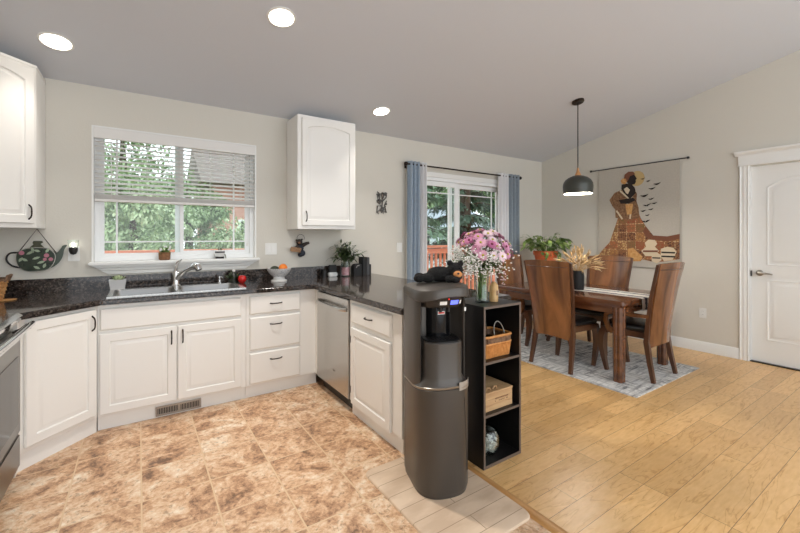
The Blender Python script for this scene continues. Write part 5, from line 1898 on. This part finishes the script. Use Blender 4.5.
for i in range(60):
    a = rnd.uniform(0, 6.28)
    o_ = rnd.uniform(0.02, 0.15)
    b0 = Vector((px + math.cos(a) * o_ * 0.6, py + math.sin(a) * o_ * 0.6, 1.11))
    out = rnd.uniform(0.05, 0.32)
    h = rnd.uniform(0.06, 0.30) * (1 - out * 0.9)
    tip = Vector((px + math.cos(a) * (o_ + out), py + math.sin(a) * (o_ + out), 1.13 + h))
    mid = b0.lerp(tip, 0.5) + Vector((0, 0, 0.05))
    st.tube([b0, mid, tip], 0.003, 5)
    for j in range(3):
        q = mid.lerp(tip, j / 2)
        aa = a + rnd.uniform(-1.4, 1.4)
        lf.leaf(q, (math.cos(aa), math.sin(aa), rnd.uniform(-0.5, 0.6)), rnd.uniform(0.08, 0.13), rnd.uniform(0.045, 0.07), curl=rnd.uniform(0.1, 0.6), seg=4)
for i in range(9):      # trailing vines over the rim
    a = R(200 + i * 18)
    for j in range(4):
        q = (px + math.cos(a) * (0.18 + 0.01 * j), py + math.sin(a) * (0.18 + 0.01 * j), 1.14 - j * 0.045)
        if i in (1, 4, 5, 8) or j == 0:
            lf.leaf(q, (math.cos(a + rnd.uniform(-1, 1)), math.sin(a + rnd.uniform(-1, 1)), -0.7), 0.075, 0.05, curl=0.2)
lf.build('foliage', 'leaf', t, normals=False)
st.build('stems', 'stem', t)

# ------------------------------------------------------------------ tapestry
t = thing('tapestry_rod', 'thin black rod with ball finials holding the wall tapestry', 'rod', (XR - 0.03, 2.56, 2.315))
RX_ = XR - 0.03
MB().tube([(RX_, 1.965, 2.315), (RX_, 3.16, 2.315)], 0.007, 8).build('pole', 'black', t)
for y in (1.955, 3.17):
    MB().ball((RX_, y, 2.315), 0.017).build('finial', 'black', t)
for y in (2.0, 3.12):
    MB().tube([(RX_, y, 2.315), (XR, y, 2.315)], 0.005, 6).build('bracket', 'black', t)

def patch_mat():
    m, nt, b_ = newmat('patchwork')
    tc = nt.nodes.new('ShaderNodeTexCoord')
    sp_ = nt.nodes.new('ShaderNodeSeparateXYZ')
    nt.links.new(tc.outputs['Object'], sp_.inputs[0])
    cb = nt.nodes.new('ShaderNodeCombineXYZ')
    nt.links.new(sp_.outputs['Y'], cb.inputs['X'])
    nt.links.new(sp_.outputs['Z'], cb.inputs['Y'])
    br = nt.nodes.new('ShaderNodeTexBrick')
    br.offset = 0
    br.inputs['Scale'].default_value = 1
    br.inputs['Brick Width'].default_value = 0.115
    br.inputs['Row Height'].default_value = 0.115
    br.inputs['Mortar Size'].default_value = 0.004
    br.inputs['Color1'].default_value = (0, 0, 0, 1)
    br.inputs['Color2'].default_value = (1, 1, 1, 1)
    br.inputs['Mortar'].default_value = lin((214, 184, 138))
    nt.links.new(cb.outputs[0], br.inputs['Vector'])
    v = nt.nodes.new('ShaderNodeTexVoronoi')
    v.feature = 'DISTANCE_TO_EDGE'
    v.inputs['Scale'].default_value = 34
    nt.links.new(cb.outputs[0], v.inputs['Vector'])
    r = nt.nodes.new('ShaderNodeValToRGB')
    r.color_ramp.elements[0].position = 0.10
    r.color_ramp.elements[1].position = 0.16
    r.color_ramp.elements[0].color = (1, 1, 1, 1)
    r.color_ramp.elements[1].color = (0, 0, 0, 1)
    nt.links.new(v.outputs['Distance'], r.inputs['Fac'])
    mx = nt.nodes.new('ShaderNodeMix')
    mx.data_type = 'RGBA'
    nt.links.new(r.outputs['Color'], mx.inputs['Factor'])
    rp = nt.nodes.new('ShaderNodeValToRGB')
    rp.color_ramp.interpolation = 'CONSTANT'
    cols = [(92, 60, 46), (176, 128, 76), (150, 82, 56), (200, 164, 112), (116, 96, 60), (178, 106, 70)]
    rp.color_ramp.elements[0].color = lin(cols[0])
    rp.color_ramp.elements[1].position = 0.17
    rp.color_ramp.elements[1].color = lin(cols[1])
    for q in range(2, 6):
        e = rp.color_ramp.elements.new(0.17 * q)
        e.color = lin(cols[q])
    nt.links.new(br.outputs['Color'], rp.inputs['Fac'])
    m2 = nt.nodes.new('ShaderNodeMix')
    m2.data_type = 'RGBA'
    nt.links.new(br.outputs['Fac'], m2.inputs['Factor'])
    nt.links.new(rp.outputs['Color'], m2.inputs['A'])
    m2.inputs['B'].default_value = lin((214, 184, 138))
    nt.links.new(m2.outputs['Result'], mx.inputs['A'])
    mx.inputs['B'].default_value = lin((142, 98, 66))
    nt.links.new(mx.outputs['Result'], b_.inputs['Base Color'])
    b_.inputs['Roughness'].default_value = 0.95
    return m
pm = patch_mat()
tap_m = ['linen', pm, mat('tap_dark', (46, 38, 34), 0.95), mat('tap_gold', (192, 166, 116), 0.95), mat('tap_cream', (214, 198, 170), 0.95), mat('tap_rust', (122, 78, 58), 0.95), mat('tap_shawl', (150, 116, 84), 0.95, c2=(108, 74, 54), scale=45), mat('tap_ochre', (190, 136, 80), 0.95, c2=(214, 170, 112), scale=30)]
mb = MB()
xf = XR - 0.030
top, bot = 2.322, 0.955
yl, yr = 3.055, 2.04
mb.loft([[(xf + 0.003 * math.sin(k * 0.9 + z * 2) * (top - z) * 0.5 + 0.0, yl + (yr - yl) * k / 12, z) for k in range(13)] + [(xf + 0.005 + 0.003 * math.sin(k * 0.9 + z * 2) * (top - z) * 0.5, yl + (yr - yl) * k / 12, z) for k in range(12, -1, -1)] for z in (bot, 1.3, 1.6, 1.9, top)])
lay = [0]
def patch(mi, pts):
    mb.mi = mi
    lay[0] += 1
    d = xf - 0.0045 - lay[0] * 0.00015
    mb.prism(pts, 'x', d, xf + 0.002)
patch(3, [(2.535 + 0.095 * math.cos(a), 2.135 + 0.10 * math.sin(a)) for a in [k * math.pi / 12 for k in range(24)]])
TRAIN = [(2.40, 1.44), (2.352, 1.376), (2.28, 1.352), (2.175, 1.363), (2.10, 1.38), (2.042, 1.393), (2.042, 1.084), (2.175, 1.051), (2.316, 1.03), (2.477, 1.062), (2.50, 1.282)]
patch(1, TRAIN)
patch(5, [(2.352, 1.376), (2.175, 1.363), (2.042, 1.393), (2.042, 1.33), (2.175, 1.30), (2.36, 1.32)])
DRESS = [(2.769, 1.649), (2.826, 1.478), (2.897, 1.276), (3.0, 1.165), (3.06, 1.08), (2.868, 1.058), (2.701, 1.08), (2.647, 1.026), (2.49, 1.034), (2.452, 1.091), (2.402, 1.282), (2.34, 1.38), (2.427, 1.498), (2.49, 1.609), (2.528, 1.721), (2.64, 1.70)]
patch(1, DRESS)
patch(5, [(2.427, 1.498), (2.352, 1.376), (2.30, 1.355), (2.40, 1.34), (2.46, 1.42)])
patch(6, [(2.701, 2.014), (2.826, 1.969), (2.897, 1.874), (2.854, 1.783), (2.817, 1.738), (2.812, 1.622), (2.647, 1.587), (2.502, 1.61), (2.515, 1.748), (2.541, 1.832), (2.533, 1.928), (2.567, 2.0), (2.62, 1.95), (2.66, 1.982)])
for y0, z0, y1, z1 in ((2.75, 1.99, 2.62, 1.86), (2.555, 1.97, 2.66, 1.80), (2.80, 1.72, 2.72, 1.60), (2.60, 1.80, 2.62, 1.60)):
    d = Vector((y1 - y0, z1 - z0)).normalized() * 0.011
    patch(4, [(y0 - d.y, z0 + d.x), (y1 - d.y, z1 + d.x), (y1 + d.y, z1 - d.x), (y0 + d.y, z0 - d.x)])
patch(2, [(2.728, 2.074), (2.673, 2.082), (2.607, 2.074), (2.562, 2.014), (2.546, 1.943), (2.62, 1.866), (2.701, 1.957), (2.733, 2.017)])
patch(4, [(2.70, 2.01), (2.66, 2.035), (2.62, 1.992), (2.647, 1.935), (2.675, 1.955)])
patch(2, [(2.673, 2.194), (2.62, 2.229), (2.575, 2.205), (2.552, 2.165), (2.534, 2.132), (2.548, 2.118), (2.545, 2.09), (2.562, 2.061), (2.62, 2.056), (2.665, 2.101)])
patch(5, [(2.700, 2.145), (2.69, 2.205), (2.64, 2.240), (2.58, 2.232), (2.554, 2.193), (2.62, 2.176), (2.65, 2.107), (2.679, 2.10)])
patch(7, [(2.742, 2.132), (2.714, 2.157), (2.673, 2.147), (2.66, 2.108), (2.687, 2.075), (2.728, 2.088)])
patch(2, [(2.769, 1.864), (2.673, 1.875), (2.58, 1.88), (2.546, 1.846), (2.647, 1.805), (2.742, 1.815)])
patch(7, [(2.68, 1.80), (2.58, 1.80), (2.60, 1.66), (2.66, 1.66)])
patch(7, [(2.647, 1.195), (2.58, 1.21), (2.515, 1.143), (2.464, 1.10), (2.49, 1.034), (2.593, 1.029), (2.647, 1.082)])
POT1 = [(2.434, 1.281), (2.389, 1.322), (2.316, 1.315), (2.287, 1.27), (2.316, 1.23), (2.268, 1.178), (2.328, 1.109), (2.427, 1.105), (2.477, 1.172), (2.419, 1.228)]
patch(4, POT1)
patch(5, [(2.455, 1.18), (2.275, 1.185), (2.285, 1.16), (2.46, 1.155)])
patch(4, [(2.245, 1.205), (2.175, 1.233), (2.107, 1.221), (2.073, 1.171), (2.118, 1.067), (2.21, 1.049), (2.249, 1.113)])
for z in (1.17, 1.12):
    patch(2, [(2.24, z), (2.085, z), (2.09, z - 0.02), (2.24, z - 0.02)])
patch(4, [(2.352, 1.122), (2.292, 1.156), (2.245, 1.126), (2.24, 1.061), (2.292, 1.018), (2.352, 1.042)])
patch(2, [(2.345, 1.095), (2.25, 1.095), (2.25, 1.078), (2.345, 1.078)])
for y, z, w in ((2.397, 2.083, 0.051), (2.292, 2.033, 0.083), (2.462, 2.119, 0.057), (2.352, 1.979, 0.083), (2.444, 1.893, 0.102), (2.365, 1.846, 0.077), (2.414, 1.768, 0.096), (2.323, 1.789, 0.07), (2.459, 1.695, 0.07), (2.365, 1.712, 0.064), (2.407, 1.638, 0.057), (2.427, 1.558, 0.108)):
    tl = (0.35 if int(z * 1000) % 2 else -0.3)
    pts = [(y + w / 2, z + w * 0.12), (y + w * 0.12, z + w * 0.07), (y, z + w * 0.30 * tl), (y - w * 0.1, z + w * 0.10), (y - w / 2, z + w * 0.2), (y - w * 0.12, z - w * 0.10), (y + w * 0.1, z - w * 0.12)]
    patch(2, pts)
tp = mb.build('tapestry', tap_m, ang=80)
tag(tp, 'linen tapestry of a robed woman, birds and pots hanging on the dining wall', 'tapestry')

# ------------------------------------------------------------------ outdoors
struct(MB().box(-7, 14, YB + T, 5.85, -0.14, -0.02).build('deck', 'deck', keep=True))
struct(MB().box(-40, 60, 5.85, 70, -1.05, -0.9).build('ground', 'grass', keep=True))
t = thing('deck_railing', 'orange stained wooden deck railing running across outside both windows', 'railing', (3.5, 5.6, -0.02))
MB().box(-6, 13, 5.53, 5.67, 1.155, 1.195).build('top_rail', 'deck', t, bevel=0.004)
MB().box(-6, 13, 5.58, 5.62, 1.05, 1.14).build('upper_rail', 'deck', t)
MB().box(-6, 13, 5.58, 5.62, 0.06, 0.14).build('lower_rail', 'deck', t)
bal = None
for i in range(98):
    x = 0.4 + i * 0.105
    if bal is None:
        bal = MB().box(x - 0.02, x + 0.02, 5.62, 5.655, 0.02, 1.13).build('baluster', 'deck', t)
        x0b = x
    else:
        c = bal.copy()
        c.location.x = bal.location.x + (x - x0b)
        COL.objects.link(c)
for x in (-5.9, -3.5, -1.2, 1.2, 3.6, 6.0, 8.4, 10.8, 12.9):
    MB().box(x - 0.045, x + 0.045, 5.49, 5.58, -0.02, 1.155).build('post', 'deck', t)

def tree(name, label, cat, x, y, zb, h, rx, ry, leafm, seed, n=4200, L=0.14, w=0.07, conifer=False, start=0.08, group='trees beyond the deck', sprig=1):
    rnd = random.Random(seed)
    t = thing(name, label, cat, (x, y, zb), group)
    MB().tube([(x, y, zb), (x + 0.03, y, zb + h * 0.5), (x, y, zb + h * 0.9)], [0.03 * h + 0.03, 0.02 * h + 0.02, 0.02], 8).build('trunk', 'bark', t)
    mb = MB()
    if conifer:
        br = MB()
        k = 0
        z = zb + h * start
        while z < zb + h * 0.98:
            f = 1 - (z - zb) / h
            for j in range(8):
                a = rnd.uniform(0, 6.28)
                ln = rx * (0.25 + 0.85 * f) * rnd.uniform(0.8, 1.1)
                p0 = Vector((x, y, z))
                p1 = p0 + Vector((math.cos(a) * ln, math.sin(a) * ln, -0.12 * ln))
                br.tube([p0, p0.lerp(p1, 0.5) + Vector((0, 0, 0.1 * ln)), p1], [0.03, 0.02, 0.006], 4)
                m_ = int(n / 90)
                for q in range(m_):
                    s_ = rnd.uniform(0.15, 1.0)
                    c = p0.lerp(p1, s_) + Vector((rnd.gauss(0, 0.10), rnd.gauss(0, 0.10), 0.1 * ln * (1 - (2 * s_ - 1) ** 2) - abs(rnd.gauss(0, 0.12))))
                    aa = a + rnd.uniform(-1.0, 1.0)
                    mb.leaf(c, (math.cos(aa), math.sin(aa), rnd.uniform(-0.9, 0.1)), L * rnd.uniform(0.7, 1.4), w, curl=0.2, seg=2)
            z += h * 0.055
        br.build('branches', 'bark', t)
    else:
        cl_ = []
        for i in range(46):
            a, e = rnd.uniform(0, 6.28), rnd.uniform(-1, 1)
            rr_ = rnd.uniform(0.45, 1.0)
            cl_.append((x + rx * rr_ * math.cos(a) * math.sqrt(1 - e * e), y + ry * rr_ * math.sin(a) * math.sqrt(1 - e * e), zb + h * (0.55 + 0.45 * e * rr_)))
        for i in range(n):
            c = cl_[i % len(cl_)]
            r0 = 0.30 * min(rx, h * 0.5)
            d = Vector((rnd.gauss(0, 1), rnd.gauss(0, 1), rnd.gauss(0, 1))).normalized()
            p = Vector(c) + d * r0 * rnd.uniform(0.6, 1.05)
            if p.z < zb + 0.1:
                continue
            mb.leaf(p, d + Vector((rnd.uniform(-1, 1), rnd.uniform(-1, 1), rnd.uniform(-1.0, 0.4))), L * rnd.uniform(0.7, 1.3), w, curl=0.3, seg=2)
    mb.build('crown', leafm, t, normals=False)
    return t
gA = mat('shrub_green', (118, 148, 98), 0.6, c2=(170, 192, 146), scale=4)
gB = mat('shrub_light', (140, 166, 118), 0.6, c2=(196, 212, 174), scale=4)
gC = mat('conifer_green', (84, 116, 90), 0.7, c2=(128, 156, 124), scale=3)
gD = mat('conifer_dark', (60, 84, 70), 0.7, c2=(100, 124, 102), scale=3)
tree('garden_shrub', 'tall light green shrub outside the left half of the sink window', 'shrub', -0.1, 8.4, -0.9, 3.5, 0.95, 0.9, gB, 1, 13000, 0.085, 0.045)
tree('garden_shrub', 'mid green bushy shrub beyond the railing behind the window mullion', 'shrub', 0.95, 10.3, -0.9, 3.8, 1.0, 0.9, gA, 2, 13000, 0.09, 0.048)
tree('garden_shrub', 'pale shrub in front of the red neighbour house at the right of the sink window', 'shrub', 1.85, 8.5, -0.9, 2.75, 0.95, 0.85, gB, 3, 13000, 0.08, 0.042)
tree('garden_tree', 'tall pale leafy tree behind the left shrub, seen through the blind slats', 'tree', -0.4, 14.0, -0.9, 6.5, 1.8, 1.7, gA, 7, 13000, 0.14, 0.08)
tree('conifer_tree', 'drooping green conifer outside the left pane of the sliding door', 'tree', 7.3, 10.4, -0.9, 7.0, 1.7, 1.7, gC, 8, 12000, 0.17, 0.06, True, 0.36)
tree('conifer_tree', 'dark conifer outside the right pane of the sliding door', 'tree', 10.4, 11.0, -0.9, 8.5, 1.9, 1.9, gD, 9, 14000, 0.19, 0.065, True)
tree('garden_tree', 'tall hazy green tree behind the pale house outside the sliding door', 'tree', 24.0, 32, -0.9, 13, 4.2, 3.0, gA, 10, 9000, 0.5, 0.3)
tree('garden_tree', 'far green tree beyond the dark conifer in the right pane', 'tree', 36.8, 32, -0.9, 13, 4.2, 3.0, gA, 11, 9000, 0.5, 0.3)

# neighbour houses
t = thing('house', 'red brown neighbour house partly hidden by shrubs outside the sink window', 'house', (4.2, 15.0, -0.9))
MB().box(1.9, 6.5, 13.0, 17.0, -0.9, 3.0).build('wall', mat('red_siding', (186, 134, 116), 0.8, c2=(204, 158, 140), scale=20, stretch=(0.2, 1, 8)), t)
MB().prism([(12.5, 2.95), (17.5, 2.95), (15.0, 4.4)], 'x', 1.5, 6.9).build('roof', mat('shingle', (128, 118, 112), 0.9), t)
for x in (2.6, 4.8):
    f = MB().box(x, x + 0.9, 12.96, 13.0, 0.6, 1.9).build('window', 'vinyl', t)
    MB().box(x + 0.07, x + 0.83, 12.94, 12.96, 0.67, 1.83).build('pane', 'glassblack', f)
t = thing('house', 'pale blue grey house far beyond the railing outside the sliding door', 'house', (14.5, 24, -0.9))
MB().box(14.0, 24.0, 22, 28, -0.9, 2.1).build('wall', mat('pale_siding', (196, 206, 214), 0.8), t)
MB().prism([(21.4, 2.05), (28.6, 2.05), (25.0, 3.6)], 'x', 13.6, 24.4).build('roof', mat('slate_roof', (150, 160, 168), 0.9), t)
for x in (16.0, 19.0):
    f = MB().box(x, x + 1.4, 21.95, 22.0, 0.2, 1.5).build('window', 'vinyl', t)
    MB().box(x + 0.1, x + 1.3, 21.92, 21.95, 0.3, 1.4).build('pane', 'glassblack', f)
